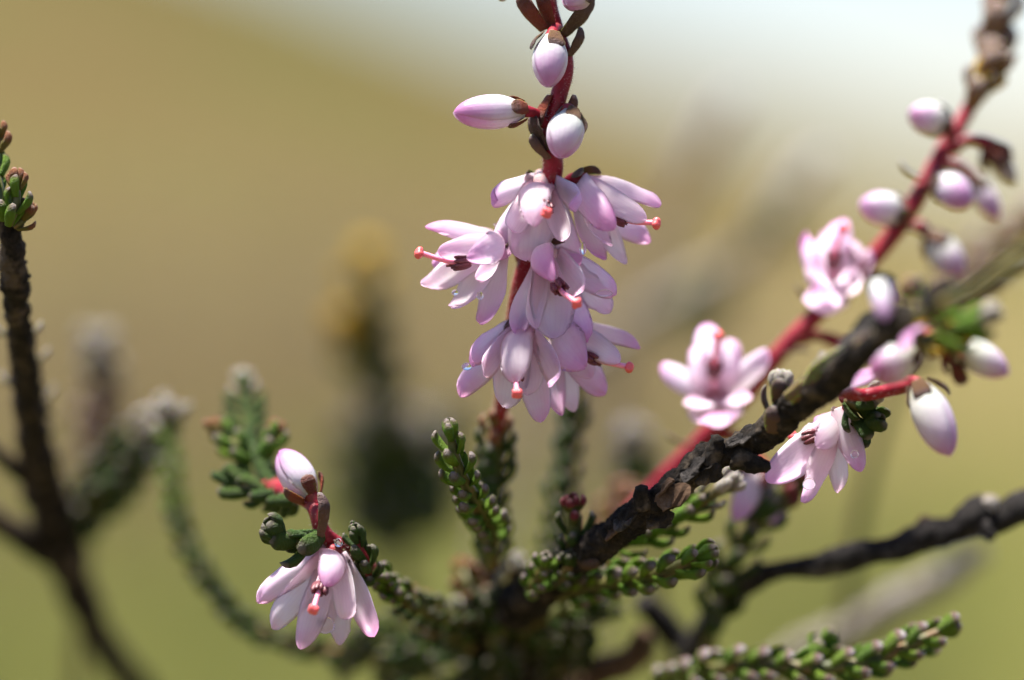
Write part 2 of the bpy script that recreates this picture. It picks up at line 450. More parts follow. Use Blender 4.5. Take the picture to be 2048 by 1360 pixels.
def shoot(parent, path, mat='leaf', leaf_px=52, spacing=17, name='leafy_shoot', smat='stem_green', i0=0.0, i1=1.0, tilt=(0.2, 0.5), tipc=True, wide=1.05, rootpts=False, hairs=0, tipmat=None, tipf=0.75, drift=(0, .01), lump=0.05):
    """path from bottom to top; four-ranked scale leaves over the fraction i0..i1 of its length"""
    pts, rad = pxpath(path)
    rad = [q * 0.6 for q in rad]
    tilt = (tilt[0] * 0.55, tilt[1] * 0.6)
    if rootpts:
        pr = pts[::-1]; rr = rad[::-1]
        pr, rr = to_ground(pr, rr, drift); pts, rad = pr[::-1], rr[::-1]
    cp, cr = spline(pts, rad, 0.2 * MM)
    V, F = tube_geo(cp, cr, 10, lump, 1500, random.random() * 30)
    o = mesh_obj(name, V, F, smat, parent, origin=pts[0])
    if hairs: fuzz(o, cp, cr, hairs, 0.12, len(V))
    # arc length over the drawn part only
    start = cp.index(min(cp, key=lambda q: (q - P(*path[0][:3])).length))
    ln = [0.0]
    for i in range(start + 1, len(cp)): ln.append(ln[-1] + (cp[i] - cp[i - 1]).length)
    tot = ln[-1]; T, N = frames(cp)
    dmean = path[-1][2]
    sp = S(spacing * 1.12, dmean); L = S(leaf_px * 1.05, dmean)
    s = tot * i0; k = 0
    while s < tot * i1:
        j = start + min(range(len(ln)), key=lambda q: abs(ln[q] - s))
        f = s / tot
        B = T[j].cross(N[j])
        for h in (0, 1):
            a = math.pi * h + (math.pi / 2) * (k % 2) + 0.55 + random.gauss(0, .10)
            u = N[j] * math.cos(a) + B * math.sin(a)
            close = max(0.0, 1 - (1 - f) * tot / (L * 1.2))      # near the tip leaves close up
            leaf(o, (tipmat if tipmat and f > tipf else mat), cp[j] + u * cr[j] * 0.75, T[j], u, L * random.uniform(.85, 1.15) * (1 - 0.3 * close), 'leaf', wide * random.uniform(.92, 1.08), random.uniform(*tilt) * (1 - 0.75 * close))
        s += sp * random.uniform(.9, 1.1); k += 1
    if tipc:
        for h in range(4):
            a = h * math.pi / 2 + 0.3; u = N[-1] * math.cos(a) + T[-1].cross(N[-1]) * math.sin(a)
            leaf(o, tipmat or mat, cp[-1] + u * cr[-1] * 0.3 - T[-1] * L * 0.2, T[-1], u, L * 0.75, 'leaf', wide, -0.05)
    return o, cp, cr

def bracts(parent, base, axis, length, mat='bract', count=4, r=0.2, tilt=0.25, back=0.25, phase=0.3):
    n = axis.orthogonal().normalized(); b_ = axis.cross(n)
    for k in range(count):
        a = phase + k * 2 * math.pi / count
        u = n * math.cos(a) + b_ * math.sin(a)
        leaf(parent, mat, base + u * r * MM - axis * length * back, axis, u, length * random.uniform(.85, 1.15), 'bract', 1.35, tilt + random.uniform(-.1, .2))

def ellipsoid(c, a, r1, r2, nu=10, nv=7, bumpy=0.0, seed=0):
    a = a.normalized(); n = a.orthogonal().normalized(); b_ = a.cross(n); V = []; F = []
    V.append(c - a * r1)
    for i in range(1, nv):
        th = math.pi * i / nv
        for k in range(nu):
            ph = 2 * math.pi * k / nu
            u = (n * math.cos(ph) + b_ * math.sin(ph)) * math.sin(th) * r2 - a * math.cos(th) * r1
            if bumpy: u = u * (1 + bumpy * math.cos(4 * ph + seed) * math.sin(th) + bumpy * 0.9 * mnoise.noise(u * 9000 + Vector((seed, 0, 0))))
            V.append(c + u)
    V.append(c + a * r1)
    for k in range(nu): F.append((0, 1 + (k + 1) % nu, 1 + k))
    for i in range(nv - 2):
        for k in range(nu):
            p = 1 + i * nu + k; q = 1 + i * nu + (k + 1) % nu
            F.append((p, q, q + nu, p + nu))
    e = len(V) - 1; s = 1 + (nv - 2) * nu
    for k in range(nu): F.append((e, s + k, s + (k + 1) % nu))
    return V, F

SEED = [100]
def flower(parent, base, stig, pets, ped=None, anth=None, label=None, bl=42, bmat='bract', show_style=True, pw=26, astretch=1.0):
    """base / stig / ped / anth: (px,py,d). pets: (kind, tipx, tipy, tipd, width_px, opts)"""
    B = P(*base); ST = P(*stig); A = (ST - B).normalized()
    d = base[2]
    # pedicel with receptacle
    pts = []; rad = []
    if ped:
        q = P(*ped); mid = (q + B) / 2 + A * (-0.12) * (q - B).length + UPV * 0.1 * (q - B).length
        pts += [q, mid]; rad += [S(pw * 0.5, d), S(pw * 0.42, d)]
    else:
        pts += [B - A * 0.7 * MM]; rad += [S(pw * 0.4, d)]
    pts += [B - A * 0.15 * MM, B + A * 0.12 * MM, B + A * 0.3 * MM]; rad += [S(pw * 0.55, d), S(pw * 0.75, d), S(pw * 0.35, d)]
    cp, cr = spline(pts, rad, 0.09 * MM)
    V, F = tube_geo(cp, cr, 12, 0.05, 2000, SEED[0])
    fl = mesh_obj('flower', V, F, 'receptacle' if not ped else 'stem_red', parent, origin=B)
    if label: fl['label'] = label
    for (kind, tx, ty, td, wpx, *op) in pets:
        op = dict(op[0]) if op else {}
        SEED[0] += 1
        tip = P(tx, ty, td)
        b0 = op.pop('b', None); start = P(*b0) if b0 else B
        dd = (tip - start); R = dd - A * dd.dot(A)
        if R.length > 1e-7: R = R.normalized() * (0.17 if kind == 'S' else 0.11) * MM
        if not b0: start = start + R + A * (0.02 if kind == 'S' else 0.14) * MM
        mat = op.pop('mat', 'sepal' if kind == 'S' else 'petal')
        if 'rd' in op: op['rdir'] = RGT * op['rd'][0] + UPV * op['rd'][1] - FWD * op['rd'][2]; op.pop('rd')
        petal_obj('sepal' if kind == 'S' else 'petal', fl, start, tip, S(wpx * (1.2 if kind == 'S' else 1.22), td), A, mat, seed=SEED[0], **{**({'tipw': 2.7} if kind == 'S' else {}), **op})
    if anth:
        ca = P(*anth)
        n_ = A.orthogonal().normalized(); b_ = A.cross(n_)
        for k in range(8):
            a = k * math.pi / 4 + 0.2
            u = (n_ * math.cos(a) + b_ * math.sin(a))
            c = ca + u * S(11, d) * random.uniform(.8, 1.15) + A * S(random.uniform(-5, 5), d)
            V, F = ellipsoid(c, A + u * random.uniform(.05, .3), S(17, d) * astretch, S(6, d), 8, 7, 0.2, k)
            mesh_obj('anther', V, F, 'anther', fl)
            fpts = [B + u * 0.1 * MM + A * .2 * MM, (B + c) / 2 + u * S(5, d), c - A * S(8, d)]
            V, F = tube_geo(*spline(fpts, [S(2, d)] * 3, 0.2 * MM), 6)
            mesh_obj('filament', V, F, 'petal', fl)
    if show_style:
        a0 = P(*anth) if anth else (B + ST) / 2
        pts = [B + A * 0.1 * MM, a0, ST]
        cp, cr = spline(pts, [S(4.5, d), S(4.8, d), S(5.6, d)], 0.12 * MM)
        V, F = tube_geo(cp, cr, 10, 0.04)
        mesh_obj('style', V, F, 'style', fl)
        V, F = ellipsoid(ST + A * S(2, d), (ST - a0), S(9, d), S(11.5, d), 20, 12, 0.13, SEED[0])
        mesh_obj('stigma', V, F, 'stigma', fl)
    if bl:
        bracts(fl, B, A, S(bl, d) * .85, bmat, 4, 0.26, 0.45, 0.35)
    return fl

def bud(parent, base, tip, wpx, ped=None, mat='bud', bl=46, bmat='bract', pmat='stem_red', pw=22, slit=0.0, label=None, phase=0.0, name='flower_bud', peak=0.42):
    B = P(*base); T_ = P(*tip); A = (T_ - B).normalized(); L = (T_ - B).length; d = base[2]
    R0 = S(wpx, (base[2] + tip[2]) / 2) / 2
    pts = []; rad = []
    if ped:
        q = P(*ped); mid = (q + B) / 2 + UPV * 0.12 * (q - B).length - A * 0.1 * (q - B).length
        pts += [q, mid]; rad += [S(pw * 0.5, d), S(pw * 0.42, d)]
    else: pts += [B - A * 0.6 * MM]; rad += [S(pw * 0.4, d)]
    pts += [B - A * 0.05 * MM, B + A * 0.18 * MM]; rad += [S(pw * 0.6, d), R0 * 0.55]
    cp, cr = spline(pts, rad, 0.09 * MM)
    V, F = tube_geo(cp, cr, 12, 0.06, 2000, wpx)
    o = mesh_obj(name, V, F, pmat, parent, origin=B)
    if label: o['label'] = label
    n_ = A.orthogonal().normalized(); b_ = A.cross(n_)
    ref = -FWD - A * (-FWD).dot(A)
    if ref.length > 0.2: n_ = ref.normalized(); b_ = A.cross(n_)
    for q in range(4):
        SEED[0] += 1
        n, m = 18, 11; V = []; F = []; At = []; As = []; ring = 2 * m
        ph = phase + q * math.pi / 2; outer = q % 2 == 0
        half = 1.12 if outer else 0.95
        for i in range(n):
            t = 0.5 - 0.5 * math.cos(math.pi * i / (n - 1))
            if t < peak: r = 0.45 + 0.55 * math.sin(t / peak * math.pi / 2)
            else:
                u = (t - peak) / (1 - peak); r = max(0.02, 1 - u ** 2.3) ** 0.62
            for lay in (0, 1):
                ks = range(m) if lay == 0 else range(m - 1, -1, -1)
                for k in ks:
                    s = -1 + 2 * k / (m - 1)
                    hh = half * (1 - 0.25 * max(0, t - 0.6) / 0.4)
                    a = ph + s * hh
                    e = (1.0 if outer else 0.955) + 0.012 * math.cos(s * 2) - (0.06 if lay else 0) - 0.035 * abs(s) ** 3
                    rr = R0 * r * e
                    V.append(B + A * (L * (t if outer else 0.985 * t)) + (n_ * math.cos(a) + b_ * math.sin(a)) * rr)
                    At.append(t); As.append(s)
        for i in range(n - 1):
            for k in range(ring):
                a = i * ring + k; c = i * ring + (k + 1) % ring
                F.append((a, c, c + ring, a + ring))
        F.append(tuple(range(ring - 1, -1, -1))); F.append(tuple((n - 1) * ring + k for k in range(ring)))
        mesh_obj('sepal', V, F, mat, o, origin=B, attrs={'t': At, 's': As})
    if bl: bracts(o, B, A, S(bl, d) * .85, bmat, 4, R0 / MM * 0.50, 0.12, 0.12, phase=0.5 + phase)
    return o

def stub(parent, a, b, w0, w1, mat='bark', name='stub', lump=0.35):
    pa, pb = P(*a), P(*b)
    pts = [pa, (pa + pb) / 2, pb]
    V, F = tube_geo(*spline(pts, [S(w0, a[2]) / 2, S((w0 + w1) / 2, a[2]) / 2, S(w1, b[2]) / 2], 0.08 * MM), 14, lump, 2600, a[0])
    return mesh_obj(name, V, F, mat, parent, origin=pa)
def flake(parent, c, ux, uy, nz, lx, ly, mat='bark_brown'):
    """rough plate of lifted bark; ux, uy: pixel directions, sizes in px"""
    o_ = P(*c); X = (RGT * ux[0] + UPV * ux[1] - FWD * (ux[2] if len(ux) > 2 else 0)).normalized()
    Nn = (RGT * nz[0] + UPV * nz[1] - FWD * nz[2]); Nn = (Nn - X * Nn.dot(X)).normalized(); Y = Nn.cross(X)
    V = []; F = []; nx, ny = 7, 6
    for lay in (1, -1):
        for i in range(nx):
            for j in range(ny):
                u = -1 + 2 * i / (nx - 1); v = -1 + 2 * j / (ny - 1)
                q = o_ + X * u * S(lx / 2) * (1 - .25 * v * v) + Y * v * S(ly / 2) * (1 - .3 * u * u)
                h = 0.9 * mnoise.noise(q * 2600) + 0.7 * mnoise.noise(q * 7000)
                V.append(q + Nn * (S(8) * h + lay * S(2.5) + S(7) * u) + X * S(11) * mnoise.noise(q * 4500 + Vector((3, 0, 0))) + Y * S(9) * mnoise.noise(q * 5200 + Vector((0, 7, 0))))
    nn = nx * ny
    for i in range(nx - 1):
        for j in range(ny - 1):
            a = i * ny + j
            F.append((a, a + ny, a + ny + 1, a + 1)); F.append((nn + a, nn + a + 1, nn + a + ny + 1, nn + a + ny))
    bd = [j for j in range(ny)] + [i * ny + ny - 1 for i in range(1, nx)] + [(nx - 1) * ny + j for j in range(ny - 2, -1, -1)] + [i * ny for i in range(nx - 2, 0, -1)]
    for k in range(len(bd)):
        a, b_ = bd[k], bd[(k + 1) % len(bd)]
        F.append((a, b_, nn + b_, nn + a))
    return mesh_obj('bark_flake', V, F, mat, parent, smooth=False)

# ================================================================== THE SETTING
def hill(x, y):
    """heath: level round the plant, rising to a low bank on the left in the distance"""
    r = max(y, 0.01); q = x / r
    el = np.interp(q, [-0.6, -0.11, -0.06, 0.0, 0.055, 0.11, 0.25], [0.095, 0.078, 0.060, 0.038, 0.021, 0.004, 0.0])
    ridge = el * 26.0
    k = min(1, max(0, (y - 6.0) / 20.0)); k = k * k * (3 - 2 * k)
    far = 1.0 if y < 30 else max(0.0, 1 - (y - 30) / 120)
    return (CAM_H * 0.9 + ridge) * k * far + 0.03 * mnoise.noise(Vector((x * 1.3, y * 1.3, 0))) * min(1, max(0, (y - 1.0)))
ys = np.concatenate([np.linspace(-6, 1, 15), np.linspace(1.2, 8, 35), np.linspace(8.5, 30, 44), np.geomspace(32, 1200, 22)])
qs = np.concatenate([-np.geomspace(60, 0.35, 14), np.linspace(-0.3, 0.3, 41), np.geomspace(0.35, 60, 14)])
V = []; F = []
for y in ys:
    for q in qs:
        x = q * max(1.5, y) if y > -1 else q * 1.5
        V.append((x, y, float(hill(x, y)) if y > 1 else 0.0))
nq = len(qs)
for i in range(len(ys) - 1):
    for j in range(nq - 1):
        a = i * nq + j; F.append((a, a + 1, a + 1 + nq, a + nq))
m, n, l, b = newmat('heath_ground')
f1 = noisetex(n, l, 0.9, 2, 0.5); f2 = noisetex(n, l, 2.6, 4, 0.6)
c1 = ramp(n, l, f1, [(0.36, (0.060, 0.066, 0.018)), (0.48, (0.10, 0.085, 0.036)), (0.60, (0.095, 0.060, 0.027))])
c2 = ramp(n, l, f2, [(0.36, (0.045, 0.050, 0.014)), (0.6, (0.12, 0.098, 0.044))])
near = mixc(n, l, 0.45, c1, c2)
cf = ramp(n, l, f1, [(0.41, (0.058, 0.064, 0.018)), (0.49, (0.088, 0.078, 0.031)), (0.57, (0.090, 0.062, 0.028))])   # dead heather on the far bank
gp = n.new('ShaderNodeNewGeometry'); sx = n.new('ShaderNodeSeparateXYZ'); l.new(gp.outputs['Position'], sx.inputs[0])
mr = n.new('ShaderNodeMapRange'); mr.inputs[1].default_value = 5.0; mr.inputs[2].default_value = 14.0; l.new(sx.outputs[1], mr.inputs[0])
l.new(mixc(n, l, mr.outputs[0], near, cf), b.inputs['Base Color']); b.inputs['Roughness'].default_value = 1.0; b.inputs['Specular IOR Level'].default_value = 0.0
bump(n, l, b, noisetex(n, l, 40, 5), 0.6, 0.03)
g = mesh_obj('ground', V, F, m, origin=(0, 0, 0)); g['kind'] = 'structure'

# grass of the heath, uncountable
m, n, l, b = newmat('grass_blades')
cc = ramp(n, l, attr(n, 'c'), [(0.0, (0.32, 0.325, 0.085)), (0.35, (0.35, 0.315, 0.11)), (0.6, (0.42, 0.34, 0.16)), (1.0, (0.34, 0.225, 0.12))])
l.new(cc, b.inputs['Base Color']); b.inputs['Roughness'].default_value = 0.8; b.inputs['Specular IOR Level'].default_value = 0.1
tr = n.new('ShaderNodeBsdfTranslucent'); l.new(cc, tr.inputs['Color'])
mx = n.new('ShaderNodeMixShader'); mx.inputs[0].default_value = 0.45
l.new(b.outputs[0], mx.inputs[1]); l.new(tr.outputs[0], mx.inputs[2]); l.new(mx.outputs[0], n['Material Output'].inputs['Surface'])
NB = 46000
gy = 0.75 + 8.5 * NR.rand(NB) ** 1.5
gx = (NR.rand(NB) * 2 - 1) * (0.22 * gy + 0.25)
patch = np.array([mnoise.noise(Vector((x * 2.6, y * 1.3, 4))) * 1.5 for x, y in zip(gx, gy)])
gy[:2600] = 0.26 + 0.5 * NR.rand(2600)                      # close tufts
tcx = (NR.rand(26) * 2 - 1); 
gx[:2600] = (tcx[NR.randint(0, 26, 2600)] * 0.13 + 0.010 * NR.randn(2600)) * (gy[:2600] + 0.14)
gy[2600:6600] = 0.9 + 1.8 * NR.rand(4000)                     # taller dry stalks
tcx = (NR.rand(40) * 1.3 - 1)
gx[2600:6600] = (tcx[NR.randint(0, 40, 4000)] * 0.15 + 0.008 * NR.randn(4000)) * (gy[2600:6600] + 0.14)
hgt = (0.07 + 0.07 * NR.rand(NB)) * (1 + 0.5 * patch) * np.clip(gy / 1.5, 0.75, 1.1)
hgt[:2600] = 0.142 + 0.030 * NR.rand(2600)
hgt[2600:6600] = 0.12 + 0.10 * NR.rand(4000)
az = NR.rand(NB) * 2 * np.pi; lean = 0.15 + 0.45 * NR.rand(NB)
wd = 0.0016 + 0.0018 * NR.rand(NB)
gz = np.array([hill(x, y) if y > 1 else 0.0 for x, y in zip(gx, gy)])
cv = np.clip(0.42 + 0.55 * patch + 0.18 * NR.randn(NB), 0, 1)
cv[:2600] = np.clip(0.02 + 0.16 * NR.rand(2600), 0, 1); cv[2600:6600] = 0.55 + 0.4 * NR.rand(4000); lean[:6600] *= 0.35
VV = np.zeros((NB, 7, 3)); 
for k, tt in enumerate((0, 0.4, 0.75, 1.0)):
    cx = gx + np.cos(az) * lean * hgt * tt ** 2; cy = gy + np.sin(az) * lean * hgt * tt ** 2; cz = gz - 0.004 + hgt * tt * (1 - 0.15 * lean * tt)
    ww = wd * (1 - tt * 0.8)
    if k < 3:
        VV[:, 2 * k] = np.stack([cx - np.sin(az) * ww, cy + np.cos(az) * ww, cz], 1)
        VV[:, 2 * k + 1] = np.stack([cx + np.sin(az) * ww, cy - np.cos(az) * ww, cz], 1)
    else: VV[:, 6] = np.stack([cx, cy, cz], 1)
base_i = (np.arange(NB) * 7)[:, None]
FF = (np.array([[0, 1, 3, 2], [2, 3, 5, 4]])[None] + base_i[:, :, None]).reshape(-1, 4).tolist() + (np.array([[4, 5, 6]])[None] + base_i[:, :, None]).reshape(-1, 3).tolist()
M['grass'] = m
go = mesh_obj('grass', VV.reshape(-1, 3), FF, 'grass', origin=(0, 0, 0), attrs={'c': np.repeat(cv, 7)}, smooth=False)
go['kind'] = 'stuff'; go['label'] = 'straw and olive moorland grass blurred behind the heather'; go['category'] = 'grass'

# ================================================================== MAIN PLANT
base_pt = P(1020, 1420, 10); 
plant = thing('heather_plant', 'heather plant with pale pink flower spike, hanging flower, black woody branch and green shoots', 'heather', (base_pt.x, base_pt.y + 0.01, 0.0))

# --- trunk
trunk, _, _ = stem(plant, 'woody_stem', [(975, 1120, 10, 50), (985, 1180, 11, 90), (1010, 1250, 12, 130), (1035, 1330, 13, 160), (1040, 1430, 13.5, 165)], 'bark', 18, 0.28, 0.25, root=True, lscale=900)

# --- central flower spike: red stem
spike, sp, sr = stem(plant, 'flower_stem', [(985, 905, 6.3, 28), (995, 850, 5.5, 28), (1010, 780, 4.5, 32), (1030, 640, 3.0, 36), (1048, 540, 2.2, 34), (1085, 430, 1.9, 36), (1106, 335, 1.2, 42), (1098, 275, 0.9, 34), (1115, 200, 0.8, 34), (1132, 130, 0.9, 32), (1112, 60, 0.9, 32), (1098, 0, 0.9, 30), (1094, -70, 0.9, 28)], 'stem_red', 14, 0.05, 0.2, hairs=130)
for (x, y, dx, dy, L, mt) in [(1098, 318, -14, 40, 60, 'bract'), (1120, 250, 10, 60, 66, 'bract_red'), (1100, 190, -6, -60, 64, 'bract_red'), (1090, 60, -28, 80, 95, 'bract_red'), (1125, 70, 28, 90, 100, 'bract'), (1105, 55, 0, 90, 90, 'bract_red'), (1138, 112, 12, 60, 62, 'bract'), (1092, 300, -10, 70, 78, 'bract')]:
    leaf(spike, mt, P(x, y, 0.7), (RGT * dx + UPV * dy), RGT * (1 if dx > 0 else -1) - FWD * 0.6, S(L), 'bract', 0.95, 0.1)
# leafy base of the spike
shoot(plant, [(975, 1130, 8, 50), (985, 1030, 7, 42), (988, 940, 6.3, 56), (993, 850, 5.6, 50)], 'leaf_dark', 58, 18, tipmat='leaf_orange', tipf=.82, tipc=False, tilt=(.1, .3))

# F1 top front flower
flower(plant, (1082, 362, 1.3), (1093, 425, -1.7), [
    ('S', 978, 405, -0.6, 47, {'bulge': .22, 'cup': .5}), ('S', 1151, 416, -1.1, 50, {'bulge': .24, 'cup': .5}),
    ('S', 987, 526, 0.3, 62, {'bulge': .10, 'cup': .55}), ('S', 1163, 536, 0.5, 58, {'bulge': .12, 'cup': .6}),
    ('P', 1064, 440, -1.7, 66, {'bulge': .16, 'cup': .6, 'narrow': .9, 'rd': (-.15, .9, .5)}), ('P', 1056, 532, 0.2, 84, {'bulge': .08, 'cup': .3}),
    ('P', 1018, 470, -0.3, 50, {'bulge': .12}), ('P', 1133, 487, -0.4, 46, {'bulge': .15, 'cup': .6})],
    anth=(1089, 412, -0.7), bl=34)
# F2 right-facing flower
flower(plant, (1160, 362, 1.2), (1311, 446, 0.1), [
    ('S', 1325, 407, 0.7, 56, {'bulge': .12, 'cup': .55}), ('S', 1226, 458, -1.1, 66, {'bulge': .16, 'cup': .5}),
    ('S', 1206, 527, 0.6, 66, {'bulge': .14}), ('S', 1300, 488, 1.9, 54, {'bulge': .08}),
    ('P', 1293, 441, -0.2, 52, {'bulge': .16, 'cup': .6}), ('P', 1248, 533, 1.0, 52, {'bulge': .08}),
    ('P', 1222, 496, 0.2, 60, {'bulge': .14})],
    ped=(1118, 385, 1.7), anth=(1243, 436, 0.4), bl=46)
# F3 left-facing flower
flower(plant, (1000, 484, 1.3), (840, 506, 0.1), [
    ('S', 850, 450, 0.8, 50, {'bulge': .12, 'cup': .5}), ('S', 938, 516, -1.4, 66, {'bulge': .2, 'cup': .6}),
    ('S', 963, 656, 0.2, 58, {'bulge': .14, 'cup': .5}), ('S', 864, 530, 1.9, 56, {'bulge': .08}),
    ('P', 876, 506, -0.1, 52, {'bulge': .17, 'cup': .6}), ('P', 840, 579, 0.8, 56, {'bulge': .08, 'cup': .4}), ('P', 907, 629, 0.2, 64, {'bulge': .10, 'cup': .4}),
    ('P', 955, 560, -0.4, 60, {'bulge': .16})],
    ped=(1045, 520, 2.4), anth=(920, 524, 0.3), bl=44, astretch=1.25)
# F4 middle flower facing right and down
flower(plant, (1098, 508, 0.9), (1153, 606, -1.5), [
    ('S', 1028, 682, 0.2, 54, {'bulge': .16, 'cup': .7}), ('P', 1066, 662, -0.3, 46, {'bulge': .18, 'cup': .6}),
    ('S', 1241, 592, 0.1, 58, {'bulge': .16, 'cup': .5}), ('P', 1223, 626, 0.7, 54, {'bulge': .10, 'ragged': .06}),
    ('P', 1107, 680, 0.3, 84, {'bulge': .08, 'cup': .3}), ('S', 1180, 694, 0.4, 62, {'bulge': .14, 'cup': .45}),
    ('P', 1163, 594, -0.9, 66, {'bulge': .18, 'cup': .6}), ('S', 1105, 558, -1.6, 58, {'bulge': .28, 'cup': .6})],
    anth=(1117, 574, -0.5), bl=40)
# F5 lower front flower
flower(plant, (1044, 655, 1.3), (1034, 786, -1.3), [
    ('S', 932, 728, -0.4, 58, {'bulge': .2, 'cup': .55}), ('S', 909, 797, 0.5, 56, {'bulge': .12, 'cup': .5}),
    ('S', 1113, 778, -1.2, 56, {'bulge': .16, 'cup': .6}), ('S', 1088, 851, 0.3, 60, {'bulge': .10, 'cup': .4}),
    ('P', 1028, 762, -1.2, 74, {'bulge': .2, 'cup': .75}), ('P', 962, 752, -0.5, 50, {'bulge': .14}),
    ('P', 1006, 819, 0.2, 66, {'bulge': .08, 'cup': .35}), ('P', 1060, 800, 0.2, 60, {'bulge': .12})],
    anth=(1032, 745, -0.5), bl=42)
# F6 lower right-facing flower
flower(plant, (1120, 655, 1.9), (1257, 734, 0.6), [
    ('S', 1286, 689, 1.2, 60, {'bulge': .12, 'cup': .5}), ('S', 1168, 733, -0.7, 84, {'bulge': .18, 'cup': .5}),
    ('S', 1117, 838, 1.0, 48, {'bulge': .12}), ('S', 1212, 792, 1.6, 62, {'bulge': .10, 'cup': .4}),
    ('P', 1240, 722, 0.3, 54, {'bulge': .14, 'cup': .6}), ('P', 1147, 826, 1.6, 46, {'bulge': .10}), ('P', 1180, 760, 1.4, 56, {'bulge': .10})],
    ped=(1045, 620, 3), anth=(1186, 715, 0.8), bl=40)
# buds of the spike
bud(plant, (1103, 74, 0.1), (1096, 174, -0.6), 74, ped=(1118, 60, 0.9), label='upright plump white bud with pink tip near top of spike')
bud(plant, (1046, 222, 0.2), (907, 226, -0.5), 72, ped=(1090, 250, 0.8), bmat='bract_red', label='long pink bud pointing sideways from the spike', phase=0.55)
bud(plant, (1140, 226, -0.2), (1119, 314, -1.0), 78, ped=(1122, 232, 0.8), label='rounded lilac pink bud lying against the red stem')
bud(plant, (1172, -22, 0.5), (1132, 12, 0.0), 60, ped=(1100, -40, 0.9))
bud(plant, (1000, -50, 1.5), (1006, 2, 1.2), 40, ped=(1090, -60, 0.9), mat='wilted')

# --- green shoot beside the spike
shoot(plant, [(985, 1130, 6.5, 52), (978, 1060, 4.5, 56), (955, 1010, 2.2, 54), (925, 955, 0.6, 40), (908, 905, 0.0, 34), (902, 868, -0.2, 22)], 'leaf', 56, 21, i0=.18, tilt=(.35, .6))

# --- left sprig with the single hanging flower
ls, lsp, lsr = stem(plant, 'sprig_stem', [(740, 1142, 2.6, 38), (700, 1105, 1.6, 34), (648, 1068, 0.9, 32), (626, 1012, 1.0, 30), (585, 985, 2.5, 36), (540, 975, 4.5, 44)], 'stem_red', 14, 0.06, 0.2, hairs=60)
shoot(plant, [(600, 1000, 2.2, 30), (545, 990, 4.2, 48), (512, 930, 6.2, 48), (496, 850, 9.0, 44), (487, 762, 11, 32)], 'leaf_dark', 46, 18, tilt=(.3, .7), tipmat='leaf_grey', tipf=.9)
shoot(plant, [(508, 925, 6.2, 26), (470, 890, 6.2, 34), (440, 862, 6.5, 24)], 'leaf', 50, 20, tilt=(.15, .4), tipmat='leaf_orange')
shoot(plant, [(525, 925, 5.6, 24), (540, 890, 5.6, 30), (548, 868, 5.8, 24)], 'leaf', 52, 22, tilt=(.05, .3), tipmat='leaf_orange')
shoot(plant, [(560, 985, 3.4, 26), (505, 985, 3.8, 34), (465, 962, 4.4, 24)], 'leaf_dark', 60, 26, tilt=(.1, .4))
shoot(plant, [(1000, 1220, 11, 60), (900, 1232, 8, 56), (820, 1205, 5.4, 50), (765, 1158, 3.2, 46), (735, 1136, 2.4, 40)], 'leaf_dark', 46, 26, tilt=(.1, .4), i0=.1, tipmat='leaf', tipc=False)
# dark folded leaf cluster beside the node
shoot(plant, [(642, 1072, 0.6, 20), (605, 1085, 0.2, 36), (572, 1080, 0.0, 34), (556, 1066, -.2, 20)], 'leaf_dark', 66, 30, tilt=(-.05, .2), wide=1.3)
leaf(ls, 'bract', P(640, 1075, 0.2), RGT * -10 + UPV * 70, RGT - FWD * .5, S(90), 'bract', .8, 0.02)
shoot(plant, [(738, 1165, 1.8, 22), (735, 1130, 1.2, 26), (715, 1085, .9, 22), (712, 1072, .8, 18)], 'leaf_dark', 46, 17, tilt=(.15, .35), smat='stem_red')
shoot(plant, [(800, 1195, 4.0, 24), (780, 1178, 3.2, 24), (765, 1160, 2.8, 20)], 'leaf', 46, 18, tilt=(.2, .5))
shoot(plant, [(900, 1240, 9.9, 44), (850, 1222, 8.7, 44), (810, 1192, 7.7, 34)], 'leaf_orange', 46, 26, tilt=(.2, .5), i0=.05)
bud(plant, (622, 992, 1.0), (560, 902, 1.8), 74, ped=(634, 1030, 0.9), bmat='bract_red', bl=50, label='lilac bud leaning on the green shoot tip', phase=.6)
flower(plant, (668, 1102, 0.9), (627, 1218, -1.5), [
    ('S', 510, 1207, -0.2, 54, {'bulge': .16, 'cup': .6}), ('P', 536, 1257, 0.3, 58, {'bulge': .07, 'cup': .45}),
    ('S', 600, 1304, 0.3, 56, {'bulge': .05, 'cup': .5}), ('P', 652, 1170, -1.1, 60, {'bulge': .2, 'cup': .7, 'mat': 'sepal', 'narrow': .9}),
    ('P', 694, 1250, -0.6, 50, {'bulge': .14, 'cup': .6}), ('P', 682, 1291, 0.9, 50, {'bulge': .05, 'ragged': .09}),
    ('S', 757, 1280, 0.0, 56, {'bulge': .14, 'cup': .65}), ('S', 650, 1262, 1.2, 60, {'bulge': .05, 'mat': 'petal'})],
    ped=(650, 1065, 0.9), anth=(640, 1176, -0.8), bl=30, label='single drooping pink flower at the end of the low sprig')

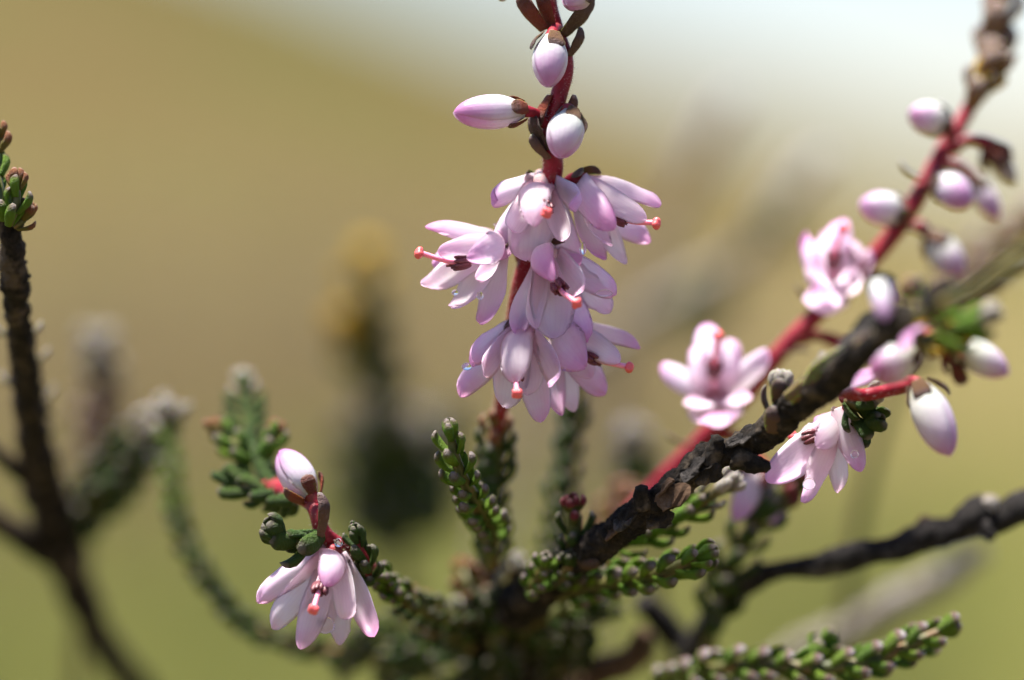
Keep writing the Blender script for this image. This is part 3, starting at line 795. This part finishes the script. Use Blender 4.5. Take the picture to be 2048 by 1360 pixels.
# --- black woody branch to the right
wb, wp, wr = stem(plant, 'woody_branch', [(1030, 1215, 8, 90), (1110, 1150, 5, 77), (1200, 1088, 2.2, 63), (1300, 1012, 0.6, 59), (1370, 955, 0.2, 54), (1440, 905, 0, 60), (1510, 882, -.2, 57), (1580, 818, -1.8, 60), (1650, 765, -3.8, 64), (1720, 708, -6.5, 46), (1800, 652, -8.5, 34), (1850, 622, -10, 26)], 'bark', 52, 0.36, 0.055, lscale=1500)
stem(plant, 'twig', [(1840, 630, -10, 34), (1890, 608, -11, 30), (1950, 580, -12.5, 30), (2010, 540, -14, 32), (2100, 480, -16, 32)], 'stem_green', 12, .2, .2)
stub(wb, (1420, 925, -.2), (1434, 876, -.5), 44, 30)
stub(wb, (1288, 1015, .3), (1282, 975, 0), 40, 26, 'bark')
stub(wb, (1470, 915, -.3), (1535, 935, -.7), 46, 26, 'bark')
stub(wb, (1150, 1120, 3.4), (1188, 1130, 1.8), 34, 22, 'bark_brown', 'stub', .3)
stub(wb, (1670, 762, -3.8), (1712, 700, -5.0), 62, 40, 'bark', 'stub', .35)
stub(wb, (1770, 668, -7.6), (1812, 622, -8.6), 56, 44, 'bark', 'stub', .35)
stub(wb, (1780, 650, -8), (1770, 600, -8.6), 60, 34, 'bark_grey', 'stub', .3)
stub(wb, (1850, 610, -10.5), (1905, 570, -11), 50, 30, 'bark_grey', 'stub', .3)
for (c, ux, nz, lx, ly, mt) in [((1345, 992, -.5), (.75, .3), (-.2, .35, 1), 72, 48, 'bark_brown'), ((1385, 940, -.4), (.7, .6), (-.5, .6, .8), 60, 34, 'bark_grey'), ((1330, 975, -.4), (.8, .5), (-.5, .8, .5), 46, 26, 'bark_brown'), ((1250, 1040, .6), (.7, .5), (-.3, .6, 1), 60, 34, 'bark_grey'), ((1400, 905, .1), (.6, .6), (-.8, .6, .4), 50, 24, 'bark_brown'), ((1480, 880, -.6), (.9, .2), (0, .9, .6), 60, 34, 'bark_grey'), ((1230, 1062, 1.0), (.9, .5), (-.4, .7, .6), 50, 30, 'bark_brown'), ((1600, 775, -2.6), (.7, .6), (-.6, .6, .5), 90, 40, 'bark_grey'), ((1630, 745, -3.6), (.6, .7), (-.5, .7, .6), 100, 44, 'bark_pale'), ((1725, 655, -6.5), (.7, .5), (-.4, .8, .6), 110, 44, 'bark_grey'), ((1320, 1040, .2), (.9, .4), (0, -.3, 1), 60, 30, 'bark'), ((1420, 950, -.5), (.8, .5), (.2, -.2, 1), 60, 34, 'bark')]:
    flake(wb, c, ux, None, nz, lx, ly, mt)
shoot(plant, [(1545, 865, -1.4, 28), (1550, 820, -1.5, 30), (1558, 772, -1.6, 20)], 'bract', 58, 26, tilt=(.05, .3), tipmat='leaf_grey')
# F8 in-focus flower under the branch
flower(plant, (1683, 838, 0.5), (1588, 872, 0.9), [
    ('S', 1722, 944, -0.5, 50, {'bulge': .10, 'cup': .6, 'rd': (1, .3, .9), 'b': (1674, 816, .2)}), ('S', 1534, 966, 0.1, 74, {'bulge': .06, 'cup': .35}),
    ('P', 1611, 1009, 0.1, 62, {'bulge': .06, 'cup': .35, 'mat': 'sepal'}), ('P', 1681, 988, 0.1, 56, {'bulge': .06, 'cup': .4}),
    ('P', 1634, 893, -0.9, 54, {'bulge': .2, 'cup': .6}), ('P', 1600, 930, 0.6, 74, {'bulge': .08, 'cup': .3}),
    ('S', 1628, 835, 1.2, 56, {'bulge': .10}), ('S', 1590, 900, 1.6, 60, {'bulge': .08})],
    ped=(1690, 795, -0.5), anth=(1618, 874, 0.2), bl=30, label='open pale flower hanging below the woody branch')
tw, _, _ = stem(plant, 'twig', [(1660, 775, -3, 30), (1720, 790, -1.2, 26), (1780, 780, -1.6, 26), (1835, 766, -2.4, 24)], 'stem_red', 12, .06, .2, hairs=50)
shoot(plant, [(1690, 800, -.6, 22), (1715, 812, -.6, 34), (1735, 800, -.8, 30)], 'leaf_dark', 52, 24, tilt=(.1, .4), tipmat='leaf_grey', wide=1.3)
shoot(plant, [(1700, 812, -.2, 22), (1718, 850, -.3, 40), (1738, 848, -.5, 34)], 'leaf_dark', 58, 28, tilt=(.0, .3), wide=1.4)
bud(plant, (1838, 770, -2.5), (1900, 912, -3.3), 84, ped=(1805, 772, -1.9), bl=60, label='large pink bud hanging from a short twig', phase=.4)
bud(plant, (1826, 700, -4.6), (1748, 752, -5.2), 86, ped=(1862, 670, -6), bl=50, mat='bud_ivory', label='white bud with pink side against the dark branch', peak=.5)
for k, (a_, b_, w_, mt_) in enumerate([((1610, 790, -3.4), (1690, 700, -5.2), 60, 'bract'), ((1700, 720, -6.2), (1770, 660, -7.6), 50, 'bract'), ((1755, 560, -8.6), (1772, 640, -9.2), 44, 'bud'), ((1800, 590, -9), (1850, 560, -9.4), 50, 'bract'), ((1850, 640, -9.6), (1900, 600, -10.4), 44, 'bract'), ((1575, 800, -2.8), (1640, 745, -4), 40, 'bract')]):
    petal_obj('dry_scale', wb, P(*a_), P(*b_), S(w_), UPV, mt_, .12, .4, seed=40 + k, rdir=-FWD + UPV * .6)
petal_obj('petal', wb, P(1770, 735, -4.0), P(1672, 782, -2.6), S(70), FWD * -1, 'magenta', .1, .4, seed=5, rdir=UPV)
petal_obj('petal', wb, P(1800, 700, -6.5), P(1840, 648, -7.5), S(50), FWD * -1, 'magenta', .1, .4, seed=6, rdir=UPV)
shoot(plant, [(1835, 690, -7, 30), (1870, 672, -6.6, 40), (1915, 668, -6.2, 30)], 'leaf_yellow', 60, 26, tilt=(.2, .5))
shoot(plant, [(1870, 660, -8.5, 34), (1920, 655, -8.5, 46), (1965, 635, -8.6, 30)], 'leaf', 70, 26, tilt=(.1, .4), tipmat='leaf_grey')
shoot(plant, [(1868, 668, -6, 26), (1890, 705, -5.4, 30), (1912, 738, -5, 18)], 'bract_red', 56, 28, tilt=(.05, .3))
bud(plant, (1912, 688, -4.8), (2018, 748, -5.2), 70, ped=(1880, 680, -5.8), mat='bud_ivory', bl=44, label='cream bud with magenta tip beyond the branch end')
# green shoots under and round the branch
shoot(plant, [(1090, 1195, 6.5, 60), (1190, 1172, 4.5, 56), (1300, 1150, 2.6, 50), (1370, 1128, 1.8, 40), (1405, 1112, 1.5, 26)], 'leaf', 60, 22, i0=.2, tilt=(.2, .45))
shoot(plant, [(1235, 1095, 4.0, 34), (1330, 1050, 3.6, 40), (1410, 1000, 3.2, 38), (1455, 968, 3.0, 26)], 'leaf', 56, 22, tilt=(.2, .45), tipmat='leaf_grey')
shoot(plant, [(1150, 1150, 4.0, 60), (1148, 1085, 3.0, 54), (1148, 1035, 2.6, 44), (1146, 1015, 2.4, 28)], 'leaf_dark', 50, 20, tilt=(.1, .35), tipmat='leaf_red')
shoot(plant, [(1060, 1180, 4.2, 34), (1085, 1145, 3.2, 40), (1090, 1125, 2.8, 24)], 'leaf', 46, 18, tilt=(.3, .7))
shoot(plant, [(1120, 1170, 3.6, 30), (1135, 1140, 3.0, 34), (1138, 1125, 2.8, 24)], 'leaf_dark', 44, 18, tilt=(.3, .7))
shoot(plant, [(960, 1200, 10.0, 40), (940, 1170, 9.1, 44), (925, 1140, 9.5, 26)], 'leaf_orange', 48, 24, tilt=(.3, .7))
shoot(plant, [(1005, 1180, 9.0, 40), (1030, 1150, 8.3, 44), (1035, 1128, 8.0, 26)], 'leaf_grey', 46, 18, tilt=(.3, .7))
shoot(plant, [(1010, 1330, 12.5, 60), (930, 1320, 12.0, 56), (830, 1290, 11.5, 46), (760, 1262, 11.0, 30)], 'leaf_dark', 66, 24, tilt=(.3, .6))
shoot(plant, [(1100, 1350, 12.5, 50), (1140, 1300, 12.1, 50), (1165, 1265, 11.5, 30)], 'leaf_dark', 60, 24, tilt=(.2, .5))
shoot(plant, [(940, 1300, 10.3, 46), (900, 1262, 9.5, 50), (915, 1225, 9.1, 28)], 'leaf_dark', 54, 20, tilt=(.3, .7), tipmat='leaf_grey')
shoot(plant, [(1060, 1260, 9.5, 60), (1120, 1225, 8.1, 52), (1185, 1205, 7.5, 30)], 'leaf_dark', 58, 22, tilt=(.3, .6))
shoot(plant, [(990, 1290, 9.5, 60), (1000, 1240, 8.9, 56), (985, 1205, 8.5, 36)], 'leaf_dark', 56, 20, tilt=(.3, .7))

rc = random.Random(5)
for (x, y, d_, mt, tm) in [(935, 1225, 11, 'leaf_dark', 'leaf_grey'), (1050, 1245, 10, 'leaf_dark', None), (1090, 1290, 11, 'leaf_dark', None), (870, 1265, 12, 'leaf_dark', 'leaf_grey'), (800, 1310, 13, 'leaf_dark', None), (1010, 1320, 10.5, 'leaf_dark', 'leaf_dark'), (940, 1345, 12, 'leaf_dark', None), (1035, 1175, 12, 'leaf_dark', 'leaf_grey'), (1220, 1175, 9, 'leaf_dark', None), (1160, 1255, 10, 'leaf_dark', None), (720, 1270, 13, 'leaf_dark', None)]:  # dark leaf colour puts in shade at the foot; grey tips are painted highlights
    a = rc.uniform(-.7, .7)
    shoot(plant, [(x - 70 * math.sin(a), y + 75, d_ + 2.5, 40), (x - 30 * math.sin(a), y + 35, d_ + 1, 42), (x, y, d_, 26)], mt, 52, 20, tilt=(.2, .6), tipmat=tm)

# ================================================================== RED-STEMMED SPRIG behind
bp = P(1080, 1420, 15)
red = thing('heather_sprig', 'red-stemmed heather sprig with two open flowers and round buds rising behind the woody branch', 'heather', (bp.x, bp.y + 0.012, 0))
pp, pr = pxpath([(2022, -90, 10, 21), (2008, 0, 10, 23), (1975, 140, 9.5, 25), (1930, 230, 9, 31), (1882, 310, 8.6, 35), (1812, 432, 8, 36), (1742, 520, 8, 38), (1650, 612, 8, 36), (1562, 702, 8, 36), (1480, 800, 8.4, 42), (1400, 890, 9, 45), (1310, 985, 10, 48), (1220, 1090, 11.5, 50), (1130, 1240, 13.5, 50), (1090, 1420, 15, 52)])
rs_, rp, rr_ = stem(red, 'stem', (pp, pr), 'stem_red', 14, .06, .25, root=True, hairs=70, hlen=.22)
# leafy brown upper spike
shoot(red, [(1968, 160, 9.4, 30), (1982, 110, 9.6, 40), (1996, 50, 9.8, 40), (2010, -20, 10, 36), (2022, -80, 10, 30)], 'leaf_brown', 74, 34, tilt=(.0, .25), name='leafy_tip', smat='stem_red', wide=1.2)
shoot(red, [(1945, 205, 9.0, 28), (1962, 180, 9.0, 40), (1992, 140, 9, 30)], 'leaf_yellow', 70, 30, tilt=(.0, .3), name='leafy_tip', tipmat='leaf_brown', wide=1.2)
shoot(red, [(1940, 215, 8.6, 24), (1962, 150, 8.6, 30), (1985, 125, 8.6, 24)], 'leaf_brown', 62, 30, tilt=(.0, .3), name='leafy_tip', wide=1.2)
flower(red, (1428, 790, 7.6), (1436, 672, 5.0), [
    ('S', 1417, 638, 6.5, 58, {'bulge': .10}), ('S', 1316, 728, 5.6, 54, {'bulge': .12, 'cup': .5}), ('S', 1546, 704, 5.6, 58, {'bulge': .12, 'cup': .5}),
    ('S', 1440, 832, 4.8, 104, {'bulge': .25, 'cup': .5, 'narrow': .9}), ('P', 1378, 694, 6.0, 62, {'bulge': .1}), ('P', 1478, 680, 6.0, 56, {'bulge': .1}), ('P', 1385, 800, 5.4, 56, {'bulge': .2}), ('P', 1490, 790, 5.4, 56, {'bulge': .2})],
    ped=(1500, 775, 8.4), anth=(1428, 738, 6.2), label='upward-facing open flower with maroon centre', astretch=1.4)
flower(red, (1668, 585, 8.6), (1686, 458, 6.4), [
    ('S', 1604, 462, 6.6, 54, {'bulge': .14, 'cup': .5}), ('S', 1684, 428, 7.4, 52, {'bulge': .1}), ('S', 1750, 503, 6.8, 60, {'bulge': .14, 'cup': .5}), ('S', 1640, 572, 5.6, 84, {'bulge': .3, 'cup': .6}),
    ('P', 1643, 452, 7, 56, {'bulge': .1}), ('P', 1712, 480, 7, 54, {'bulge': .12}), ('P', 1625, 520, 6, 56, {'bulge': .18}), ('P', 1705, 540, 6, 56, {'bulge': .2})],
    ped=(1690, 600, 8.2), anth=(1668, 520, 6.8), label='half-open cupped flower on red stem')
bud(red, (1893, 248, 8), (1820, 224, 7.4), 68, ped=(1900, 280, 8.6), mat='bud_ivory', label='cream round bud near top of red stem')
bud(red, (1806, 424, 7.4), (1720, 408, 6.8), 70, ped=(1815, 440, 8), label='round pink-tipped bud on red stem')
bud(red, (1880, 358, 7.6), (1938, 408, 6.6), 72, ped=(1868, 340, 8.4), label='bright white bud with pink tip on red stem')
bud(red, (1950, 362, 10), (1997, 438, 9.6), 48, ped=(1890, 330, 9), mat='bud')
bud(red, (1862, 475, 10), (1922, 552, 9.4), 72, ped=(1835, 452, 9), mat='bud_ivory', bl=54)
bud(red, (1980, 290, 8.8), (2030, 368, 9), 44, ped=(1902, 300, 8.6), mat='wilted', bl=60, bmat='bract_red', label='withered brown bud on arching red stalk', pw=26)
bud(red, (1748, 560, 8.4), (1800, 610, 8), 56, ped=(1735, 535, 8.2), mat='bud', bl=50)
bud(red, (1690, 690, 8.4), (1760, 715, 8.4), 44, ped=(1600, 680, 8.4), mat='wilted', bl=40, pw=26)
# half-hidden flower lower on this sprig
flower(red, (1518, 935, 8), (1508, 1000, 8), [('S', 1474, 1040, 6.4, 50, {'bulge': .1}), ('S', 1556, 1052, 7.6, 58, {'bulge': .1}), ('P', 1510, 1020, 9, 44)], ped=(1430, 870, 9), show_style=False, bl=50, bmat='bract_red')
for (y0, dx, dy, mt) in [((1560, 715), 60, -10, 'bract'), ((1640, 610), -30, 60, 'bract'), ((1470, 800), -40, 40, 'bract'), ((1740, 530), -20, 50, 'bract_red'), ((1800, 455), 40, -40, 'bract'), ((1390, 890), -40, 40, 'bract'), ((1850, 360), -30, 50, 'bract'), ((1900, 290), 20, 50, 'bract_red')]:
    leaf(rs_, mt, P(*y0, 7.8), RGT * dx + UPV * dy, RGT * -dy + UPV * dx, S(64), 'bract', .9, .15)

# ================================================================== other shoots and stems
def plant_thing(name, label, path_bottom, cat='heather', group=None, dy=.01):
    q = P(*path_bottom); return thing(name, label, cat, (q.x, q.y + dy, 0), group)
# left dark stem
L = plant_thing('heather_bush', 'tall blackish woody heather bush stem with small green leaf tuft on top', (310, 1420, 30))
pp, pr = pxpath([(14, 425, 1.0, 46), (24, 500, 1.6, 49), (30, 590, 3, 48), (44, 700, 6.5, 49), (62, 830, 11, 58), (82, 950, 15, 69), (115, 1060, 18.5, 89), (155, 1180, 22, 64), (215, 1300, 26, 53), (300, 1420, 30, 53)])
ll, lp, lr = stem(L, 'woody_stem', (pp, pr), 'bark', 30, .36, .10, root=True, lscale=1500)
rk = random.Random(9)
for k in range(34):
    yy = rk.uniform(450, 1000); i_ = min(range(len(lp)), key=lambda q: abs((CAMP - lp[q]).length * 0 + (680 - (lp[q] - CAMP).dot(UPV) / (lp[q] - CAMP).dot(FWD) / K) - yy))
    c_ = lp[i_]; a_ = rk.uniform(0, 6.28); u_ = (RGT * math.cos(a_) - FWD * math.sin(a_) + UPV * rk.uniform(.2, .9)).normalized()
    V, F = tube_geo(*spline([c_ + u_ * lr[i_] * .5, c_ + u_ * lr[i_] * 1.05, c_ + u_ * lr[i_] * rk.uniform(1.3, 1.55)], [lr[i_] * .38, lr[i_] * .30, lr[i_] * .16], .08 * MM), 10, .4, 2600, k)
    mesh_obj('leaf_scar', V, F, 'bark' if k % 4 else 'bark_grey', ll)
stem(L, 'branch', [(118, 1110, 19, 60), (60, 1085, 18, 52), (-10, 1040, 17, 48), (-80, 1000, 16, 44)], 'bark', 14, .3, .2)
stem(L, 'branch', [(105, 1050, 18.5, 40), (70, 980, 16, 34), (20, 930, 14, 30), (-40, 880, 13, 28)], 'bark', 14, .3, .2)
shoot(L, [(120, 1090, 19.5, 34), (175, 1030, 20, 40), (235, 985, 20, 34), (290, 900, 20, 24)], 'leaf_dark', 60, 26, tilt=(.2, .5), tipmat='leaf_grey')
shoot(L, [(118, 1080, 19, 40), (180, 1000, 18, 50), (240, 940, 17, 50), (300, 870, 15.5, 36), (325, 840, 15, 22)], 'leaf_dark', 76, 28, tilt=(.3, .6), tipmat='leaf_grey')
shoot(L, [(10, 440, .6, 30), (2, 390, .5, 30), (-8, 330, 1.0, 28), (-2, 268, 1.4, 18)], 'leaf', 46, 26, tilt=(.2, .45), tipmat='leaf_orange')
shoot(L, [(18, 450, .2, 26), (32, 410, .0, 30), (34, 365, .1, 24)], 'leaf', 50, 24, tilt=(.05, .3), tipmat='leaf_orange')
shoot(L, [(30, 455, .6, 22), (46, 440, .6, 24), (55, 425, .6, 20)], 'leaf_orange', 40, 22, tilt=(.05, .2))
for (x, y, dd, sx) in [(66, 660, 6, 1), (80, 712, 8, 1), (92, 790, 11, 1), (6, 660, 6, -1), (18, 760, 9, -1)]:
    leaf(ll, 'leaf_grey', P(x - 10 * sx, y + 14, dd), RGT * sx * .3 + UPV, RGT * sx, S(40, dd), 'leaf', 1.3, .2)
# blurred shoots, left
G = 'leafy heather shoots out of focus'
T_ = plant_thing('heather_shoot', 'pale-topped blurred shoot standing between the dark stem and the curved green shoot', (175, 1000, 30), group=None)
shoot(T_, [(175, 1000, 30, 40), (192, 880, 29, 44), (205, 780, 28, 46), (200, 700, 27, 40)], 'leaf_brown', 84, 34, tilt=(.1, .4), tipmat='leaf_grey', rootpts=True)
T_ = plant_thing('heather_shoot', 'dark green shoot curving up out of the plant base towards a pale tip', (820, 1330, 10))
shoot(T_, [(820, 1330, 14, 50), (640, 1300, 13, 44), (500, 1250, 13, 40), (410, 1150, 13, 38), (362, 1050, 13.5, 40), (342, 940, 14, 40), (335, 840, 15, 30)], 'leaf_dark', 44, 22, tilt=(.1, .4), tipmat='leaf', rootpts=True, i0=.12)
for k in range(5): leaf(T_, 'leaf_grey', P(325 + 6 * k, 838 + (k % 2) * 8, 11.5), UPV + RGT * (k - 2) * .25, RGT * (k - 2) - FWD * .3, S(46, 11), 'leaf', 1.2, .1)
# yellow-tipped background shoot
T_ = plant_thing('heather_shoot', 'blurred dark green shoot with bright yellow tips far behind the flower spike', (800, 1060, 47))
pth = [(800, 1100, 47, 70), (790, 960, 46, 70), (775, 840, 44, 60), (750, 720, 42, 50), (735, 610, 41, 46), (738, 530, 41, 36)]
shoot(T_, pth, 'leaf_dark', 84, 36, tilt=(.2, .5), tipmat='leaf_yellow', rootpts=True, tipf=.84)
shoot(T_, [(760, 760, 42, 40), (715, 710, 41, 46), (690, 650, 40, 36)], 'leaf_dark', 80, 36, tilt=(.1, .4), tipmat='leaf_yellow', tipf=.45)
for dx, sd in ((-70, 1), (60, 2), (110, 3), (-30, 4)):
    shoot(T_, [(790, 1100, 47, 50), (780 + dx * .7, 1000, 46, 56), (780 + dx, 900 - 10 * sd, 45, 40)], 'leaf_dark', 104, 40, tilt=(.3, .6), tipmat='leaf_grey' if sd % 2 == 0 else None)
T_ = plant_thing('heather_shoot', 'thin upright green shoot just behind the lower flowers of the spike', (1085, 1200, 11))
shoot(T_, [(1080, 1220, 12, 40), (1110, 1070, 11, 38), (1130, 950, 11, 36), (1146, 830, 11, 30), (1150, 780, 11, 22)], 'leaf_dark', 54, 22, tilt=(.05, .25), rootpts=True, i0=.1)
T_ = plant_thing('heather_shoot', 'faint whitish-tipped blurred shoot between the spike and the red stem', (1290, 1040, 26))
shoot(T_, [(1300, 1060, 27, 40), (1285, 970, 26, 44), (1265, 880, 25, 40)], 'leaf_dark', 80, 34, tilt=(.3, .6), tipmat='leaf_grey', rootpts=True)
T_ = plant_thing('heather_shoot', 'orange and olive blurred shoot tucked behind the woody branch', (1200, 1120, 18))
shoot(T_, [(1180, 1130, 18, 40), (1215, 1060, 17, 46), (1255, 1000, 16, 40)], 'leaf_orange', 76, 30, tilt=(.2, .5), rootpts=True)
# blurred grey twigs to the right, far
T_ = plant_thing('dry_twig', 'pale grey blurred twig slanting behind the half-open cupped flower', (1130, 740, 62), 'twig')
pp, pr = pxpath([(1650, 310, 56, 44), (1580, 400, 57, 52), (1500, 505, 58, 40), (1390, 575, 60, 50), (1270, 640, 62, 42), (1150, 740, 64, 40)])
stem(T_, 'stem', (pp, pr), 'bark_pale', 12, .2, .5, root=True)
shoot(T_, [(1520, 500, 58, 30), (1545, 470, 57, 34), (1560, 440, 57, 26)], 'leaf_dark', 80, 30, tilt=(.3, .6))
shoot(T_, [(1330, 650, 60, 30), (1380, 630, 60, 34), (1430, 600, 60, 26)], 'leaf_dark', 90, 34, tilt=(.3, .6))
T_ = plant_thing('dry_twig', 'pinkish brown blurred twig rising steeply behind the upper flowers of the spike', (1240, 640, 70), 'twig')
pp, pr = pxpath([(1470, 190, 66, 34), (1425, 270, 67, 50), (1370, 370, 68, 40), (1310, 470, 69, 44), (1270, 600, 70, 48), (1230, 740, 72, 44)])
stem(T_, 'stem', (pp, pr), 'bark_pinkish', 12, .2, .5, root=True)
# lower right
T_ = plant_thing('woody_twig', 'dark grey knobbly twig below the woody branch and the large hanging bud', (1440, 1230, 12), 'twig')
pp, pr = pxpath([(2120, 990, 6.5, 62), (2050, 1012, 6.6, 64), (1990, 1040, 6.8, 58), (1960, 1030, 6.8, 76), (1900, 1062, 7, 52), (1845, 1072, 7.2, 62), (1780, 1100, 7.4, 46), (1720, 1108, 7.6, 54), (1650, 1128, 8, 50), (1560, 1140, 8.6, 36), (1500, 1162, 9.4, 46), (1420, 1240, 12, 50), (1330, 1420, 16, 56)])
tt_, _, _ = stem(T_, 'stem', (pp, pr), 'bark_grey', 18, .30, .16, root=True, lscale=1100)
stub(tt_, (1965, 1030, 6.8), (1985, 1000, 6.4), 46, 36, 'bark_pale', 'leaf_scar', .3)
stub(tt_, (1965, 1050, 6.4), (1985, 1075, 6.2), 40, 22, 'bark_grey', 'stub', .3)
stub(tt_, (1845, 1060, 7.2), (1855, 1038, 7.2), 40, 30, 'bark_brown', 'stub', .3)
T_ = plant_thing('dry_twig', 'pale silvery blurred twig under the knobbly dark twig', (1600, 1330, 32), 'twig')
pp, pr = pxpath([(1965, 1100, 26, 44), (1880, 1160, 27, 60), (1790, 1205, 28, 66), (1700, 1262, 29, 60), (1600, 1310, 31, 60), (1480, 1420, 34, 60)])
stem(T_, 'stem', (pp, pr), 'bark_pale', 12, .2, .4, root=True)
T_ = plant_thing('heather_shoot', 'fresh green shoot with highlights painted on its leaf tips, lying low under the knobbly twig', (1300, 1400, 9))
shoot(T_, [(1290, 1400, 10, 44), (1400, 1345, 7, 44), (1520, 1330, 5.4, 44), (1640, 1335, 4.4, 44), (1740, 1322, 4.0, 42), (1830, 1285, 3.8, 36), (1890, 1258, 3.8, 26)], 'leaf_highlight_tips', 58, 26, tilt=(.3, .6), rootpts=True, i0=.06, wide=1.25)
shoot(T_, [(1625, 1335, 4.6, 30), (1640, 1300, 4.8, 40), (1650, 1285, 4.8, 26)], 'leaf', 56, 24, tilt=(.2, .5))
T_ = plant_thing('heather_shoot', 'olive green blurred shoot with reddish leaves behind the open pale flower', (1430, 1260, 11))
shoot(T_, [(1425, 1260, 11, 46), (1450, 1160, 9.4, 50), (1495, 1070, 8.4, 56), (1545, 1000, 7.6, 52), (1590, 960, 7.2, 34)], 'leaf_dark', 70, 28, tilt=(.15, .4), tipmat='leaf_red', rootpts=True)
T_ = plant_thing('dry_twig', 'short stubby grey blurred twig below the green shoots', (1390, 1330, 16), 'twig')
pp, pr = pxpath([(1285, 1200, 14, 50), (1330, 1250, 14.6, 54), (1375, 1310, 15.5, 46), (1400, 1420, 17, 44)])
stem(T_, 'stem', (pp, pr), 'bark_grey', 12, .25, .3, root=True)
T_ = plant_thing('dry_twig', 'reddish brown curved blurred twig at the foot of the plant', (1150, 1380, 13), 'twig')
pp, pr = pxpath([(1290, 1265, 12, 40), (1262, 1320, 12.4, 56), (1190, 1350, 13, 60), (1130, 1420, 14, 60)])
stem(T_, 'stem', (pp, pr), 'bark_brown', 12, .2, .3, root=True)
T_ = plant_thing('heather_shoot', 'rusty blurred dry shoot behind the white buds of the woody branch', (1850, 700, 26))
shoot(T_, [(1800, 760, 27, 44), (1880, 620, 26, 44), (1960, 530, 25, 44), (2050, 460, 24, 40)], 'leaf_brown', 90, 34, tilt=(.2, .5), tipmat='leaf_orange', rootpts=True)

# ================================================================== water drops
def drop(px, py, d, w_, h_, label, dz=0.6):
    c = P(px, py, d); rx, rz, ry = S(w_, d) / 2, S(h_, d) / 2, S(min(w_, h_), d) / 2 * dz
    V, F = ellipsoid(Vector((0, 0, 0)), Vector((0, 0, 1)), 1, 1, 20, 14)
    V = [c + RGT * v.x * rx * (1 - .12 * v.z) + FWD * v.y * ry + UPV * v.z * rz for v in V]
    o = mesh_obj('water_drop', V, F, 'water', origin=c)
    o['label'] = label; o['category'] = 'water drop'; o['group'] = 'water drops on the flowers'
drop(650, 1250, 0.7, 40, 36, 'clear water drop hanging between petals of the single drooping flower', .8)
drop(1618, 968, -0.35, 26, 24, 'round water drop on the lowest petal of the pale flower below the branch', .5)
drop(1166, 497, 0.0, 14, 26, 'small water drop between the two topmost open flowers of the spike', .7)
drop(960, 591, -0.35, 14, 16, 'small water drop on the lowest petal of the long-styled spike flower', .6)
drop(910, 585, 0.0, 14, 12, 'tiny water drop on the white lobe of the long-styled spike flower', .6)
drop(1208, 586, -.15, 34, 14, 'flat water drop along a petal edge of the middle spike flower', .6)
drop(933, 733, -0.2, 20, 16, 'water drop on a petal tip of the lowest spike flower', .7)
drop(677, 1085, -0.1, 16, 18, 'water drop at the stalk joint above the single drooping flower', .7)
drop(1709, 908, -0.95, 16, 16, 'water drop by the pink tip of the bright petal below the branch', .6)
